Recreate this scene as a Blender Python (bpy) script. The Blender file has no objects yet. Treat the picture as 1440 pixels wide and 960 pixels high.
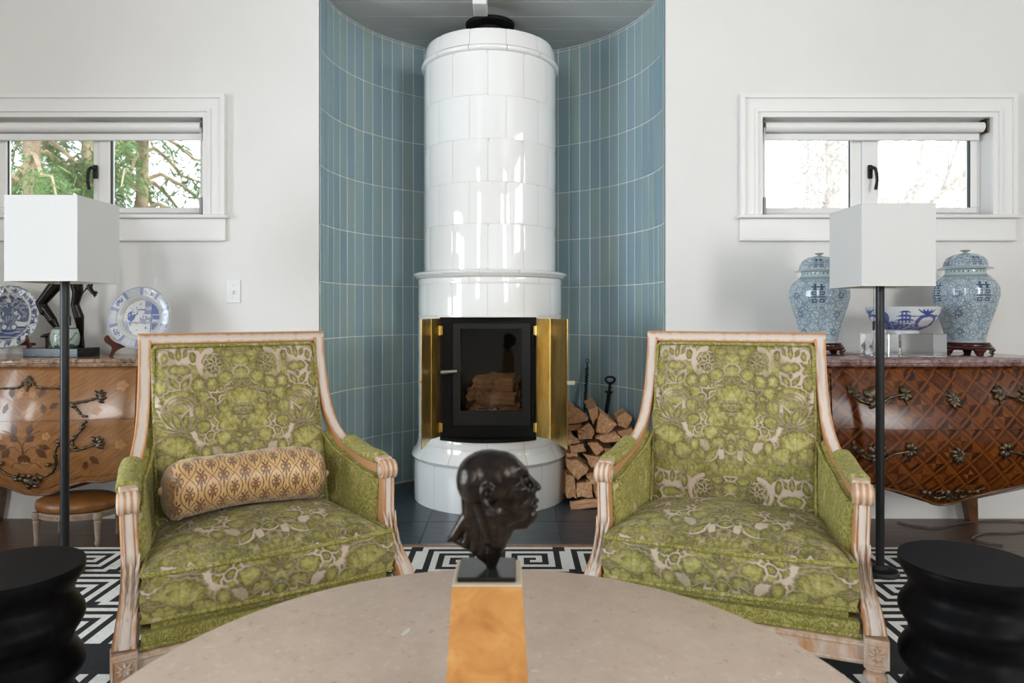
import bpy, bmesh, math, random
import numpy as np
from mathutils import Vector, Matrix
R_ = math.radians
sc = bpy.context.scene
col = sc.collection
random.seed(7)

# ------------------------------------------------------------------ camera
F, EYE, HOR = 960.0, 1.08, 438.5
DW = F / 269.0                                   # front wall plane
cam_d = bpy.data.cameras.new('camera')
cam = bpy.data.objects.new('camera', cam_d); col.objects.link(cam)
cam.location = (0, 0, EYE); cam.rotation_euler = (R_(90), 0, 0)
cam_d.lens = 24.0; cam_d.sensor_width = 36.0; cam_d.sensor_fit = 'HORIZONTAL'
cam_d.shift_y = -(480 - HOR) / 1440.0
cam_d.clip_start = .05; cam_d.clip_end = 200
cam_d.dof.use_dof = True; cam_d.dof.focus_distance = 2.5; cam_d.dof.aperture_fstop = 4.5
sc.camera = cam
def at(px, py, Y):
    return ((px - 720) / F * Y, Y, EYE - (py - HOR) / F * Y)

# ------------------------------------------------------------------ light
sc.view_settings.view_transform = 'Standard'; sc.view_settings.look = 'None'
sc.view_settings.gamma = 1.0; sc.view_settings.use_curve_mapping = False
sc.view_settings.exposure = 0.16
w = bpy.data.worlds.new('overcast_sky'); sc.world = w; w.use_nodes = True
bg = w.node_tree.nodes['Background']
bg.inputs[0].default_value = (.86, .93, 1.0, 1); bg.inputs[1].default_value = 3.2
def window_light(name, loc, rot, sx, sz, power, colr=(1, .985, .96)):
    d = bpy.data.lights.new(name, 'AREA'); d.shape = 'RECTANGLE'; d.size = sx; d.size_y = sz
    d.energy = power; d.color = colr
    o = bpy.data.objects.new(name, d); col.objects.link(o)
    o.location = loc; o.rotation_euler = rot
    return o
RX0, RX1, RY0, RZ = -4.3, 4.3, -3.6, 3.6         # room extents
# daylight at the room's tall windows (behind and beside the camera)
BACKWIN = [(-2.9, -1.9, 1.2, 3.35), (3.1, 4.1, 1.2, 3.35)]
BACKPOW = [105, 160]
BACKCOL = [(1, .985, .96)]*2
for (a, b, c, d), p, q in zip(BACKWIN, BACKPOW, BACKCOL):
    window_light('daylight_back', ((a + b) / 2, RY0 - .1, (c + d) / 2), (R_(90), 0, 0), b - a, d - c, p, q)
window_light('daylight_right', (RX1 + .1, -.3, 2.5), (R_(90), 0, R_(90)), 3.0, 1.4, 75)
window_light('daylight_left', (RX0 - .1, .4, 1.2), (R_(90), 0, R_(-90)), 2.4, 2.2, 190, (.80, .91, 1))

# ------------------------------------------------------------------ helpers
def tag(o, label=None, cat=None, group=None, kind=None):
    if label: o['label'] = label
    if cat: o['category'] = cat
    if group: o['group'] = group
    if kind: o['kind'] = kind
    return o
def empty(name, loc=(0, 0, 0), rz=0, label=None, cat=None, group=None, kind=None):
    o = bpy.data.objects.new(name, None); col.objects.link(o)
    o.empty_display_size = .1
    o.location = loc; o.rotation_euler = (0, 0, rz)
    return tag(o, label, cat, group, kind)
def kids(o): return [c for c in bpy.data.objects if c.parent == o]
def copy_tree(o, parent=None):
    c = o.copy(); col.objects.link(c); c.parent = parent
    for ch in kids(o): copy_tree(ch, c)
    return c
def link(name, me, parent=None, mats=()):
    for m in mats: me.materials.append(m)
    o = bpy.data.objects.new(name, me); col.objects.link(o)
    o.parent = parent
    return o
class MB:
    """collects shapes; build() links them as one mesh object"""
    def __init__(s): s.v = []; s.f = []; s.m = []; s.att = {}
    def add(s, vs, fs, mi=0, M=None, **att):
        b = len(s.v)
        for p in vs:
            p = Vector(p)
            if M is not None: p = M @ p
            s.v.append(tuple(p))
        s.f += [tuple(i + b for i in f) for f in fs]; s.m += [mi] * len(fs)
        for k, a in att.items():
            L = s.att.setdefault(k, []); L += [0.0] * (b - len(L)); L += list(a)
        return s
    def box(s, a, b, mi=0, M=None):
        (x0, y0, z0), (x1, y1, z1) = a, b
        vs = [(x0,y0,z0),(x1,y0,z0),(x1,y1,z0),(x0,y1,z0),(x0,y0,z1),(x1,y0,z1),(x1,y1,z1),(x0,y1,z1)]
        return s.add(vs, [(0,3,2,1),(4,5,6,7),(0,1,5,4),(1,2,6,5),(2,3,7,6),(3,0,4,7)], mi, M)
    def rbox(s, a, b, r=.005, seg=2, mi=0, M=None):
        bm = bmesh.new(); bmesh.ops.create_cube(bm, size=1)
        for v in bm.verts:
            v.co = Vector([(a[i] + b[i]) / 2 + v.co[i] * (b[i] - a[i]) for i in range(3)])
        bmesh.ops.bevel(bm, geom=bm.edges[:], offset=r, segments=seg, profile=.5, affect='EDGES')
        return s.bm(bm, mi, M)
    def bm(s, bm, mi=0, M=None):
        bm.verts.index_update()
        vs = [tuple(v.co) for v in bm.verts]; fs = [tuple(v.index for v in f.verts) for f in bm.faces]
        bm.free(); return s.add(vs, fs, mi, M)
    def grid(s, P, cu=False, cv=False, mi=0, flip=False, M=None, **att):
        P = np.asarray(P, float); n, m = P.shape[:2]
        fs = []
        for i in range(n if cu else n - 1):
            for j in range(m if cv else m - 1):
                a, b, c, d = i*m+j, ((i+1) % n)*m+j, ((i+1) % n)*m+(j+1) % m, i*m+(j+1) % m
                fs.append((a, d, c, b) if flip else (a, b, c, d))
        return s.add([tuple(p) for p in P.reshape(-1, 3)], fs, mi, M, **{k: np.asarray(a, float).ravel() for k, a in att.items()})
    def tube(s, pts, r, n=8, caps=True, mi=0, up=(0, 0, 1), flat=1.0, closed=False, M=None):
        pts = [Vector(p) for p in pts]; k = len(pts)
        rs = [r] * k if np.isscalar(r) else list(r)
        rows = []; U = Vector(up)
        for i, p in enumerate(pts):
            if closed: t = pts[(i+1) % k] - pts[i-1]
            else: t = pts[min(i+1, k-1)] - pts[max(i-1, 0)]
            t = t.normalized() if t.length > 1e-9 else Vector((0, 0, 1))
            a = t.cross(U)
            if a.length < 1e-3: a = t.cross(Vector((1, 0, 0)) if abs(t.x) < .9 else Vector((0, 1, 0)))
            a.normalize(); b = a.cross(t)
            rows.append([p + a * (math.cos(q) * rs[i]) + b * (math.sin(q) * rs[i] * flat) for q in [2*math.pi*j/n for j in range(n)]])
        b0 = len(s.v); s.grid(rows, cu=closed, cv=True, mi=mi, M=M)
        if caps and not closed:
            s.f += [tuple(b0 + j for j in range(n)), tuple(b0 + (k-1)*n + j for j in reversed(range(n)))]; s.m += [mi, mi]
        return s
    def sweep(s, pts, prof, sc_=None, side=(1, 0, 0), caps=True, mi=0, wear=None, M=None):
        """prof: closed list (a,b); a along side, b along side x tangent"""
        pts = [Vector(p) for p in pts]; k = len(pts); rows = []
        for i, p in enumerate(pts):
            t = (pts[min(i+1, k-1)] - pts[max(i-1, 0)]).normalized()
            A = Vector(side); A = (A - t * A.dot(t)).normalized(); B = A.cross(t)
            q = 1 if sc_ is None else sc_[i]
            qa, qb = (q, q) if np.isscalar(q) else q
            rows.append([p + A * (a * qa) + B * (b * qb) for a, b in prof])
        n = len(prof); b0 = len(s.v)
        s.grid(rows, cv=True, mi=mi, M=M, **({'wear': np.tile(wear, k)} if wear is not None else {}))
        if caps:
            s.f += [tuple(b0 + j for j in reversed(range(n))), tuple(b0 + (k-1)*n + j for j in range(n))]; s.m += [mi, mi]
        return s
    def lathe(s, prof, n=32, a0=0, a1=2*math.pi, c=(0, 0, 0), mi=0, M=None, **att):
        full = abs(a1 - a0 - 2*math.pi) < 1e-6
        k = n if full else n + 1
        P = [[(c[0] + r*math.sin(a0 + (a1-a0)*i/n), c[1] - r*math.cos(a0 + (a1-a0)*i/n), c[2] + z) for i in range(k)] for r, z in prof]
        return s.grid(P, cv=full, mi=mi, M=M, flip=True, **att)
    def prism(s, poly, d0, d1, plane='xz', mi=0, M=None):
        n = len(poly)
        def mk(p, d): return {'xz': (p[0], d, p[1]), 'xy': (p[0], p[1], d), 'yz': (d, p[0], p[1])}[plane]
        vs = [mk(p, d0) for p in poly] + [mk(p, d1) for p in poly]
        fs = [tuple(range(n)), tuple(range(2*n-1, n-1, -1))] + [(i, i+n, (i+1) % n + n, (i+1) % n) for i in range(n)]
        return s.add(vs, fs, mi, M)
    def build(s, name, mats, parent=None, smooth=None, recalc=True, kind=None, loc=None):
        me = bpy.data.meshes.new(name); me.from_pydata(s.v, [], s.f)
        me.polygons.foreach_set('material_index', s.m)
        for k, a in s.att.items():
            a = a + [0.0] * (len(s.v) - len(a))
            at_ = me.attributes.new(k, 'FLOAT', 'POINT'); at_.data.foreach_set('value', a)
        if recalc:
            bm = bmesh.new(); bm.from_mesh(me); bmesh.ops.recalc_face_normals(bm, faces=bm.faces[:]); bm.to_mesh(me); bm.free()
        if smooth is not None:
            me.polygons.foreach_set('use_smooth', [True] * len(s.f))
            me.set_sharp_from_angle(angle=R_(smooth))
        me.update()
        o = link(name, me, parent, mats if isinstance(mats, (list, tuple)) else [mats])
        if kind: o['kind'] = kind
        if loc: o.location = loc
        return o
def blob(balls, voxel=.003, smooth=6):
    """union of tapered capsules / ellipsoids -> one continuous skin"""
    bm = bmesh.new()
    for b in balls:
        if len(b) == 2:                                   # ellipsoid ((x,y,z),(rx,ry,rz))
            c, r = b; M = Matrix.Translation(c) @ Matrix.Diagonal((r[0], r[1], r[2], 1))
            bmesh.ops.create_icosphere(bm, subdivisions=3, radius=1, matrix=M)
        else:                                              # capsule (p,r0,q,r1)
            p, r0, q, r1 = b; p = Vector(p); q = Vector(q); L = (q - p).length
            n = max(2, int(L / (min(r0, r1) * .45)))
            for i in range(n + 1):
                t = i / n
                bmesh.ops.create_icosphere(bm, subdivisions=2, radius=r0*(1-t)+r1*t, matrix=Matrix.Translation(p.lerp(q, t)))
    me = bpy.data.meshes.new('tmp'); bm.to_mesh(me); bm.free()
    ob = bpy.data.objects.new('tmp', me); col.objects.link(ob)
    m = ob.modifiers.new('r', 'REMESH'); m.mode = 'VOXEL'; m.voxel_size = voxel
    m = ob.modifiers.new('s', 'SMOOTH'); m.iterations = smooth; m.factor = .5
    dg = bpy.context.evaluated_depsgraph_get()
    out = bpy.data.meshes.new_from_object(ob.evaluated_get(dg))
    bpy.data.objects.remove(ob); bpy.data.meshes.remove(me)
    out.polygons.foreach_set('use_smooth', [True] * len(out.polygons))
    return out
def vnoise(x, y, seed=0):
    x = np.asarray(x, float); y = np.asarray(y, float)
    xi = np.floor(x).astype(np.int64); yi = np.floor(y).astype(np.int64)
    fx = x - xi; fy = y - yi; fx = fx*fx*(3-2*fx); fy = fy*fy*(3-2*fy)
    def h(a, b):
        n = (a * 374761393 + b * 668265263 + seed * 1442695041) & 0xffffffff
        n = ((n ^ (n >> 13)) * 1274126177) & 0xffffffff
        return ((n ^ (n >> 16)) & 0xffff) / 65535.0
    return (h(xi,yi)*(1-fx)+h(xi+1,yi)*fx)*(1-fy)+(h(xi,yi+1)*(1-fx)+h(xi+1,yi+1)*fx)*fy
def sstep(a, b, x):
    t = np.clip((x - a) / (b - a), 0, 1); return t*t*(3-2*t)
def spline(pts, n=8):
    """Catmull-Rom through pts"""
    P = [np.array(p, float) for p in pts]; out = []
    for i in range(len(P) - 1):
        p0, p1, p2, p3 = P[max(i-1, 0)], P[i], P[i+1], P[min(i+2, len(P)-1)]
        for j in range(n):
            t = j / n
            out.append(.5*((2*p1)+(-p0+p2)*t+(2*p0-5*p1+4*p2-p3)*t*t+(-p0+3*p1-3*p2+p3)*t**3))
    out.append(P[-1]); return [tuple(p) for p in out]

# ------------------------------------------------------------------ materials
class NT:
    def __init__(s, name, rough=.5, metal=0.0, base=(.8, .8, .8), **kw):
        s.mat = bpy.data.materials.new(name); s.mat.use_nodes = True
        s.t = s.mat.node_tree; s.b = s.t.nodes['Principled BSDF']
        s.set('Base Color', (*base, 1)); s.set('Roughness', rough); s.set('Metallic', metal)
        for k, v in kw.items(): s.set(k.replace('_', ' '), v)
    def set(s, k, v):
        i = s.b.inputs[k]
        if hasattr(v, 'links') or isinstance(v, bpy.types.NodeSocket): s.t.links.new(v, i)
        else: i.default_value = v
    def n(s, typ, **kw):
        nd = s.t.nodes.new(typ)
        for k, v in kw.items(): setattr(nd, k, v)
        return nd
    def put(s, sock, v):
        if isinstance(v, bpy.types.NodeSocket): s.t.links.new(v, sock)
        else: sock.default_value = v
    def m(s, op, a, b=0.0, c=0.0, clamp=False):
        nd = s.n('ShaderNodeMath', operation=op, use_clamp=clamp)
        for i, v in enumerate((a, b, c)): s.put(nd.inputs[i], v)
        return nd.outputs[0]
    def coord(s, kind='Object'): return s.n('ShaderNodeTexCoord').outputs[kind]
    def map(s, v, scale=(1, 1, 1), rot=(0, 0, 0), loc=(0, 0, 0)):
        nd = s.n('ShaderNodeMapping'); s.put(nd.inputs[0], v)
        nd.inputs['Scale'].default_value = scale; nd.inputs['Rotation'].default_value = rot; nd.inputs['Location'].default_value = loc
        return nd.outputs[0]
    def noise(s, v, scale=5, detail=3, rough=.55, dist=0.0):
        nd = s.n('ShaderNodeTexNoise'); s.put(nd.inputs['Vector'], v)
        nd.inputs['Scale'].default_value = scale; nd.inputs['Detail'].default_value = detail
        nd.inputs['Roughness'].default_value = rough; nd.inputs['Distortion'].default_value = dist
        return nd.outputs['Fac']
    def voro(s, v, scale=5, feature='F1', out='Distance', rand=1.0):
        nd = s.n('ShaderNodeTexVoronoi', feature=feature); s.put(nd.inputs['Vector'], v)
        nd.inputs['Scale'].default_value = scale; nd.inputs['Randomness'].default_value = rand
        return nd.outputs[out]
    def ramp(s, f, stops):
        nd = s.n('ShaderNodeValToRGB'); s.put(nd.inputs[0], f); e = nd.color_ramp.elements
        while len(e) < len(stops): e.new(.5)
        for x, (p, c) in zip(e, stops): x.position = p; x.color = (*c, 1)
        return nd.outputs[0]
    def mix(s, f, a, b, mode='MIX'):
        nd = s.n('ShaderNodeMix', data_type='RGBA', blend_type=mode)
        s.put(nd.inputs[0], f)
        for i, v in ((6, a), (7, b)): s.put(nd.inputs[i], (*v, 1) if isinstance(v, tuple) and len(v) == 3 else v)
        return nd.outputs[2]
    def attr(s, name): return s.n('ShaderNodeAttribute', attribute_name=name).outputs['Fac']
    def rand(s): return s.n('ShaderNodeObjectInfo').outputs['Random']
    def sep(s, v):
        nd = s.n('ShaderNodeSeparateXYZ'); s.put(nd.inputs[0], v); return nd.outputs
    def bump(s, h, strength=.3, dist=.002):
        nd = s.n('ShaderNodeBump'); nd.inputs['Strength'].default_value = strength; nd.inputs['Distance'].default_value = dist
        s.put(nd.inputs['Height'], h); s.set('Normal', nd.outputs[0])
def plain(name, c, rough=.5, metal=0.0, nz=0.0, scale=30, bump=0.0, **kw):
    N = NT(name, rough, metal, c, **kw)
    if nz or bump:
        f = N.noise(N.coord(), scale, 4)
        if nz: N.set('Base Color', N.ramp(f, [(.3, tuple(x*(1-nz) for x in c)), (.7, tuple(min(1, x*(1+nz)) for x in c))]))
        if bump: N.bump(f, bump, .002)
    return N.mat
def glass_thin(name, tint=(1, 1, 1), refl=1.0):
    """window pane: clear sheet with a Fresnel reflection"""
    m = bpy.data.materials.new(name); m.use_nodes = True; t = m.node_tree
    t.nodes.remove(t.nodes['Principled BSDF']); out = t.nodes['Material Output']
    a = t.nodes.new('ShaderNodeBsdfTransparent'); a.inputs[0].default_value = (*tint, 1)
    g = t.nodes.new('ShaderNodeBsdfGlossy'); g.inputs['Roughness'].default_value = .02
    fr = t.nodes.new('ShaderNodeFresnel'); fr.inputs[0].default_value = 1.35
    mx = t.nodes.new('ShaderNodeMixShader')
    t.links.new(fr.outputs[0], mx.inputs[0]); t.links.new(a.outputs[0], mx.inputs[1]); t.links.new(g.outputs[0], mx.inputs[2])
    t.links.new(mx.outputs[0], out.inputs[0])
    return m
M = {}
M['wall'] = plain('wall_paint', (.765, .755, .73), .7, nz=.015, scale=3, bump=.02)
M['trim'] = plain('trim_paint', (.80, .79, .77), .4)
M['ceil'] = plain('ceiling_paint', (.62, .62, .60), .5, nz=.03, scale=6)
M['grout'] = plain('grout', (.80, .79, .74), .9, nz=.08, scale=60)
N = NT('blue_glaze', .16)
f = N.noise(N.map(N.coord(), (14, 14, 3)), 1.5, 3); r = N.rand()
c = N.ramp(r, [(0, (.250, .365, .425)), (.4, (.285, .400, .450)), (.7, (.305, .425, .440)), (1, (.328, .425, .410))])
c = N.mix(N.m('MULTIPLY', f, .35), c, (.36, .47, .50)); N.set('Base Color', c)
N.set('Roughness', N.m('MULTIPLY_ADD', f, .22, .12)); N.bump(N.noise(N.coord(), 22, 2), .25, .002); M['blue'] = N.mat
N = NT('white_glaze', .06); f = N.noise(N.coord(), 9, 2)
N.set('Base Color', N.mix(N.rand(), (.87, .86, .84), (.90, .90, .89))); N.bump(f, .12, .004); N.set('Coat Weight', .3); M['white_tile'] = N.mat
M['stove_joint'] = plain('stove_joint', (.68, .66, .62), .9)
M['black'] = plain('black_stove_steel', (.005, .005, .0055), .62, nz=.2, scale=80, Specular_IOR_Level=.2)
M['black2'] = plain('black_cast_iron', (.009, .009, .0095), .5, .0, bump=.1, scale=120, Specular_IOR_Level=.3)
M['firebrick'] = plain('sooty_firebrick', (.014, .011, .009), .9, nz=.5, scale=9)
N = NT('aged_brass', .24, 1.0); f = N.noise(N.map(N.coord(), (6, 6, 2)), 3, 5, .65)
N.set('Base Color', N.ramp(f, [(.25, (.50, .31, .07)), (.5, (.70, .49, .15)), (.8, (.86, .68, .30))]))
N.set('Roughness', N.m('MULTIPLY_ADD', f, .25, .22)); M['brass'] = N.mat
M['steel'] = plain('worn_steel', (.45, .41, .36), .35, 1.0, nz=.2)
M['pane'] = glass_thin('window_glass')
M['stoveglass'] = glass_thin('stove_glass', (.80, .78, .74))
N = NT('slate', .32); f = N.noise(N.map(N.coord('Object'), (2, 6, 2)), 4, 6, .6)
N.set('Base Color', N.ramp(f, [(.3, (.026, .038, .050)), (.6, (.048, .064, .080)), (.8, (.085, .105, .12))])); N.bump(f, .3, .004); M['slate'] = N.mat
N = NT('dark_oak_floor', .35); v = N.map(N.coord(), (1.2, 14, 1)); f = N.noise(v, 3, 5)
N.set('Base Color', N.ramp(f, [(.3, (.075, .041, .024)), (.7, (.17, .092, .054))])); M['oak'] = N.mat
M['oak_border'] = plain('oak_border', (.36, .185, .10), .4, nz=.25, scale=30)
M['rug_w'] = plain('ivory_wool', (.80, .78, .74), .95, nz=.12, scale=120, bump=.5)
M['rug_b'] = plain('black_wool', (.012, .013, .016), .95, nz=.3, scale=120, bump=.5)
# velvet damask: attribute 'pat' = bare ground (1) or pile (0); 'shade' = nap direction
N = NT('green_damask_velvet', .85)
o = N.coord(); fine = N.noise(o, 260, 3); mid = N.noise(o, 30, 4, .6, .6)
sh = N.m('ADD', N.m('MULTIPLY', N.attr('shade'), .75), N.m('MULTIPLY', mid, .45), clamp=True)
pile = N.ramp(sh, [(.0, (.034, .030, .003)), (.25, (.115, .103, .013)), (.55, (.265, .238, .050)), (1, (.48, .44, .17))])
pile = N.mix(N.m('MULTIPLY', fine, .35), pile, (.10, .10, .015), 'MULTIPLY') if False else pile
g = N.m('ADD', N.attr('pat'), N.m('MULTIPLY', N.m('SUBTRACT', fine, .5), .35), clamp=True)
N.set('Base Color', N.mix(g, pile, (.56, .44, .35)))
N.set('Sheen Weight', .12); N.set('Sheen Roughness', .4); N.set('Sheen Tint', (.9, .86, .45, 1)); N.bump(fine, .5, .003); M['velvet'] = N.mat
# same velvet with the nap crushed: ground shows as scattered scratches
N = NT('green_velvet_plain', .85); o = N.coord(); fine = N.noise(o, 240, 3)
lines = N.m('MULTIPLY', N.m('ABSOLUTE', N.m('SUBTRACT', N.m('FRACT', N.m('MULTIPLY', N.noise(N.map(o, (46, 46, 30)), 1, 2, .5, .9), 6.0)), .5)), 2.0)
sh = N.m('ADD', N.m('MULTIPLY', lines, .8), N.m('MULTIPLY', N.noise(o, 14, 2), .3), clamp=True)
pile = N.ramp(sh, [(.10, (.160, .140, .018)), (.45, (.255, .226, .045)), (.95, (.38, .345, .11))])
gr = N.ramp(N.noise(N.map(o, (22, 22, 12)), 1, 3, .6, 1.5), [(.60, (0, 0, 0)), (.66, (.75, .75, .75))])
N.set('Base Color', N.mix(gr, pile, (.52, .43, .30)))
N.set('Sheen Weight', .12); N.set('Sheen Roughness', .4); N.set('Sheen Tint', (.9, .86, .45, 1)); N.bump(lines, .5, .003); M['velvet2'] = N.mat
# limed wood: cream paint rubbed through to orange wood on the edges
N = NT('limed_wood', .5); o = N.coord(); f = N.noise(N.map(o, (30, 30, 8)), 1.6, 4)
wv = N.m('ADD', N.attr('wear'), N.m('MULTIPLY', N.m('SUBTRACT', f, .5), 1.3), clamp=True)
N.set('Base Color', N.ramp(wv, [(.15, (.63, .54, .47)), (.42, (.56, .41, .31)), (.68, (.50, .25, .11))])); N.bump(f, .15, .002); M['limed'] = N.mat
# bolster: 'pat' brown print on gold satin
N = NT('gold_satin_print', .36); f = N.noise(N.coord(), 12, 3)
N.set('Base Color', N.mix(N.attr('pat'), N.ramp(f, [(.3, (.50, .29, .11)), (.7, (.68, .45, .21))]), (.10, .035, .018)))
N.set('Sheen Weight', .3); N.bump(N.noise(N.coord(), 25, 2), .2, .004); M['bolster'] = N.mat
def marble(name, a, b, c):
    N = NT(name, .12); o = N.coord(); f = N.noise(o, 18, 6, .7, 1.2); g = N.noise(o, 70, 4, .7)
    N.set('Base Color', N.ramp(N.m('ADD', N.m('MULTIPLY', f, .6), N.m('MULTIPLY', g, .4)), [(.38, a), (.5, b), (.62, c)])); return N.mat
M['marble1'] = marble('brown_marble', (.10, .055, .035), (.30, .19, .12), (.48, .36, .26))
M['marble2'] = marble('red_marble', (.10, .045, .045), (.26, .16, .15), (.42, .33, .31))
# veneer: diagonal grain mirrored about the middle
N = NT('tulipwood_veneer', .22); x, y, z = N.sep(N.coord())
ax = N.m('ABSOLUTE', x); d = N.m('ADD', N.m('MULTIPLY', ax, .75), N.m('MULTIPLY', z, -1.0)); cb = N.n('ShaderNodeCombineXYZ')
N.put(cb.inputs[0], N.m('MULTIPLY', d, 60)); N.put(cb.inputs[1], N.m('MULTIPLY', N.m('ADD', ax, z), 6)); N.put(cb.inputs[2], 0.0)
f = N.noise(cb.outputs[0], 1.4, 5, .6); g = N.noise(N.coord(), 4, 3)
c = N.ramp(f, [(.3, (.13, .050, .014)), (.5, (.235, .098, .030)), (.72, (.36, .17, .060))])
N.set('Base Color', N.mix(N.m('MULTIPLY', g, .5), c, (.42, .20, .075))); N.set('Coat Weight', .2); M['veneer'] = N.mat
M['veneer_edge'] = plain('dark_veneer_band', (.13, .055, .018), .28, nz=.35, scale=40)
# parquetry: diagonal lattice, cells of four triangles
N = NT('kingwood_parquetry', .20); x, y, z = N.sep(N.coord()); P = .098
u = N.m('DIVIDE', N.m('ADD', x, z), P); v = N.m('DIVIDE', N.m('SUBTRACT', x, z), P)
fu = N.m('FRACT', u); fv = N.m('FRACT', v); cu = N.m('FLOOR', u); cv = N.m('FLOOR', v)
def band(a): return N.m('LESS_THAN', a, .15)
bands = N.m('MAXIMUM', band(fu), band(fv))
pu = N.m('ABSOLUTE', N.m('SUBTRACT', fu, .585)); pv = N.m('ABSOLUTE', N.m('SUBTRACT', fv, .585))
tri = N.m('GREATER_THAN', pu, pv); ring = N.m('GREATER_THAN', N.m('MAXIMUM', pu, pv), .24)
cb = N.n('ShaderNodeCombineXYZ'); N.put(cb.inputs[0], cu); N.put(cb.inputs[1], cv); N.put(cb.inputs[2], N.m('MULTIPLY_ADD', ring, 2.0, tri))
wn = N.n('ShaderNodeTexWhiteNoise'); N.put(wn.inputs[0], cb.outputs[0])
tone = N.m('MULTIPLY_ADD', tri, .16, N.m('MULTIPLY_ADD', wn.outputs[0], .34, N.m('MULTIPLY_ADD', ring, -.14, .16)))
tone = N.m('ADD', N.m('MULTIPLY', bands, .50), N.m('MULTIPLY', tone, N.m('SUBTRACT', 1.0, bands)))
line = N.m('LESS_THAN', N.m('MINIMUM', N.m('ABSOLUTE', N.m('SUBTRACT', fu, .17)), N.m('ABSOLUTE', N.m('SUBTRACT', fv, .17))), .022)
gr = N.noise(N.map(N.coord(), (90, 20, 90)), 1, 3); tone = N.m('ADD', tone, N.m('MULTIPLY', N.m('SUBTRACT', gr, .5), .25))
tone = N.m('SUBTRACT', tone, N.m('MULTIPLY', line, .25), clamp=True)
N.set('Base Color', N.ramp(tone, [(0, (.020, .005, .001)), (.3, (.085, .021, .003)), (.62, (.20, .058, .009)), (1, (.34, .125, .025))]))
N.set('Coat Weight', .0); N.set('Specular IOR Level', .28); M['parquet'] = N.mat
M['mount'] = plain('dull_gilt_bronze', (.11, .085, .055), .38, .9, nz=.5, scale=60)
M['inlay_d'] = plain('dark_inlay', (.10, .040, .016), .3, nz=.3, scale=50)
M['inlay_l'] = plain('pale_inlay', (.42, .21, .075), .3, nz=.3, scale=50)
N = NT('bronze_patina', .27, .55); f = N.noise(N.coord(), 45, 4, .6); 
N.set('Base Color', N.ramp(f, [(.3, (.007, .006, .005)), (.55, (.020, .014, .010)), (.8, (.055, .036, .022))])); N.bump(N.noise(N.coord(), 70, 3), .12, .004); M['bronze'] = N.mat
M['bronze2'] = plain('black_bronze', (.012, .009, .008), .25, .6, bump=.15, scale=60)
M['blackstone'] = plain('polished_black_stone', (.012, .013, .013), .2, nz=.3, scale=40, Specular_IOR_Level=.3)
M['lampblack'] = plain('black_lamp_metal', (.018, .020, .021), .35, .3)
M['shade'] = plain('white_linen_shade', (.66, .655, .64), .9, nz=.02, scale=200)
M['shade_in'] = plain('cream_shade_lining', (.70, .62, .48), .9)
N = NT('ebonised_wood', .42); N.set('Specular IOR Level', .07); f = N.noise(N.map(N.coord(), (2, 30, 2)), 3, 4)
N.set('Base Color', N.ramp(f, [(.3, (.002, .002, .0025)), (.7, (.005, .005, .006))])); M['ebony'] = N.mat
N = NT('beige_limestone', .38); o = N.coord(); f = N.noise(o, 14, 6, .65); g = N.voro(N.map(o, (1, 1.6, 1)), 90); h = N.noise(o, 60, 4, .7)
c = N.ramp(f, [(.3, (.53, .405, .32)), (.7, (.62, .49, .395))]); c = N.mix(N.ramp(h, [(.58, (0, 0, 0)), (.72, (.7, .7, .7))]), c, (.72, .63, .54))
c = N.mix(N.ramp(h, [(.30, (.7, .7, .7)), (.40, (0, 0, 0))]), c, (.34, .26, .20)); N.set('Base Color', c); M['stone'] = N.mat
N = NT('burr_wood', .35); f = N.noise(N.coord(), 16, 4, .6, .8)
N.set('Base Color', N.ramp(f, [(.3, (.42, .17, .04)), (.55, (.60, .29, .085)), (.8, (.72, .45, .20))])); M['burr'] = N.mat
M['cream_edge'] = plain('cream_edge', (.62, .50, .36), .5)
M['rose'] = plain('dark_rosewood', (.055, .012, .010), .2, nz=.3, scale=30)
M['redwood'] = plain('red_brown_wood', (.10, .026, .018), .32, nz=.3, scale=25)
N = NT('clear_acrylic', .02, base=(.97, .98, .99)); N.set('Transmission Weight', 1.0); N.set('IOR', 1.3); M['acrylic'] = N.mat
M['leather'] = plain('cognac_leather', (.22, .085, .018), .35, nz=.3, scale=12)
M['stoolwood'] = plain('grey_limed_beech', (.30, .22, .155), .6, nz=.25, scale=40, bump=.3)
def blue_white(name, white, blue, scroll=False):
    N = NT(name, .16); a = N.attr('pat'); o = N.coord()
    c = N.mix(N.noise(o, 30, 3), tuple(x*(.5 if scroll else 1) for x in blue), tuple(x*(1.0 if scroll else 1.7) for x in blue))
    if scroll:
        wv = N.noise(o, 16, 2); vv = N.n('ShaderNodeVectorMath', operation='ADD'); N.put(vv.inputs[0], o)
        cb = N.n('ShaderNodeCombineXYZ'); N.put(cb.inputs[0], N.m('MULTIPLY', wv, .03)); N.put(cb.inputs[2], N.m('MULTIPLY', wv, .03)); N.put(vv.inputs[1], cb.outputs[0])
        s1 = N.ramp(N.voro(vv.outputs[0], 105, 'DISTANCE_TO_EDGE'), [(.05, (1, 1, 1)), (.16, (0, 0, 0))])
        s2 = N.ramp(N.voro(vv.outputs[0], 26, 'DISTANCE_TO_EDGE'), [(.03, (1, 1, 1)), (.10, (0, 0, 0))])
        bwn = N.n('ShaderNodeRGBToBW'); N.put(bwn.inputs[0], s1); bw2 = N.n('ShaderNodeRGBToBW'); N.put(bw2.inputs[0], s2)
        k = N.m('MULTIPLY', N.m('MAXIMUM', bwn.outputs[0], N.m('MULTIPLY', bw2.outputs[0], .7)), N.attr('scroll'))
        base = N.mix(N.m('MULTIPLY', k, .68), white, tuple(x*1.35 for x in blue))
    else: base = white
    N.set('Base Color', N.mix(a, base, c)); N.set('Coat Weight', .15); return N.mat
M['jar'] = blue_white('blue_scroll_porcelain', (.52, .62, .62), (.018, .052, .145), True)
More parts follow.
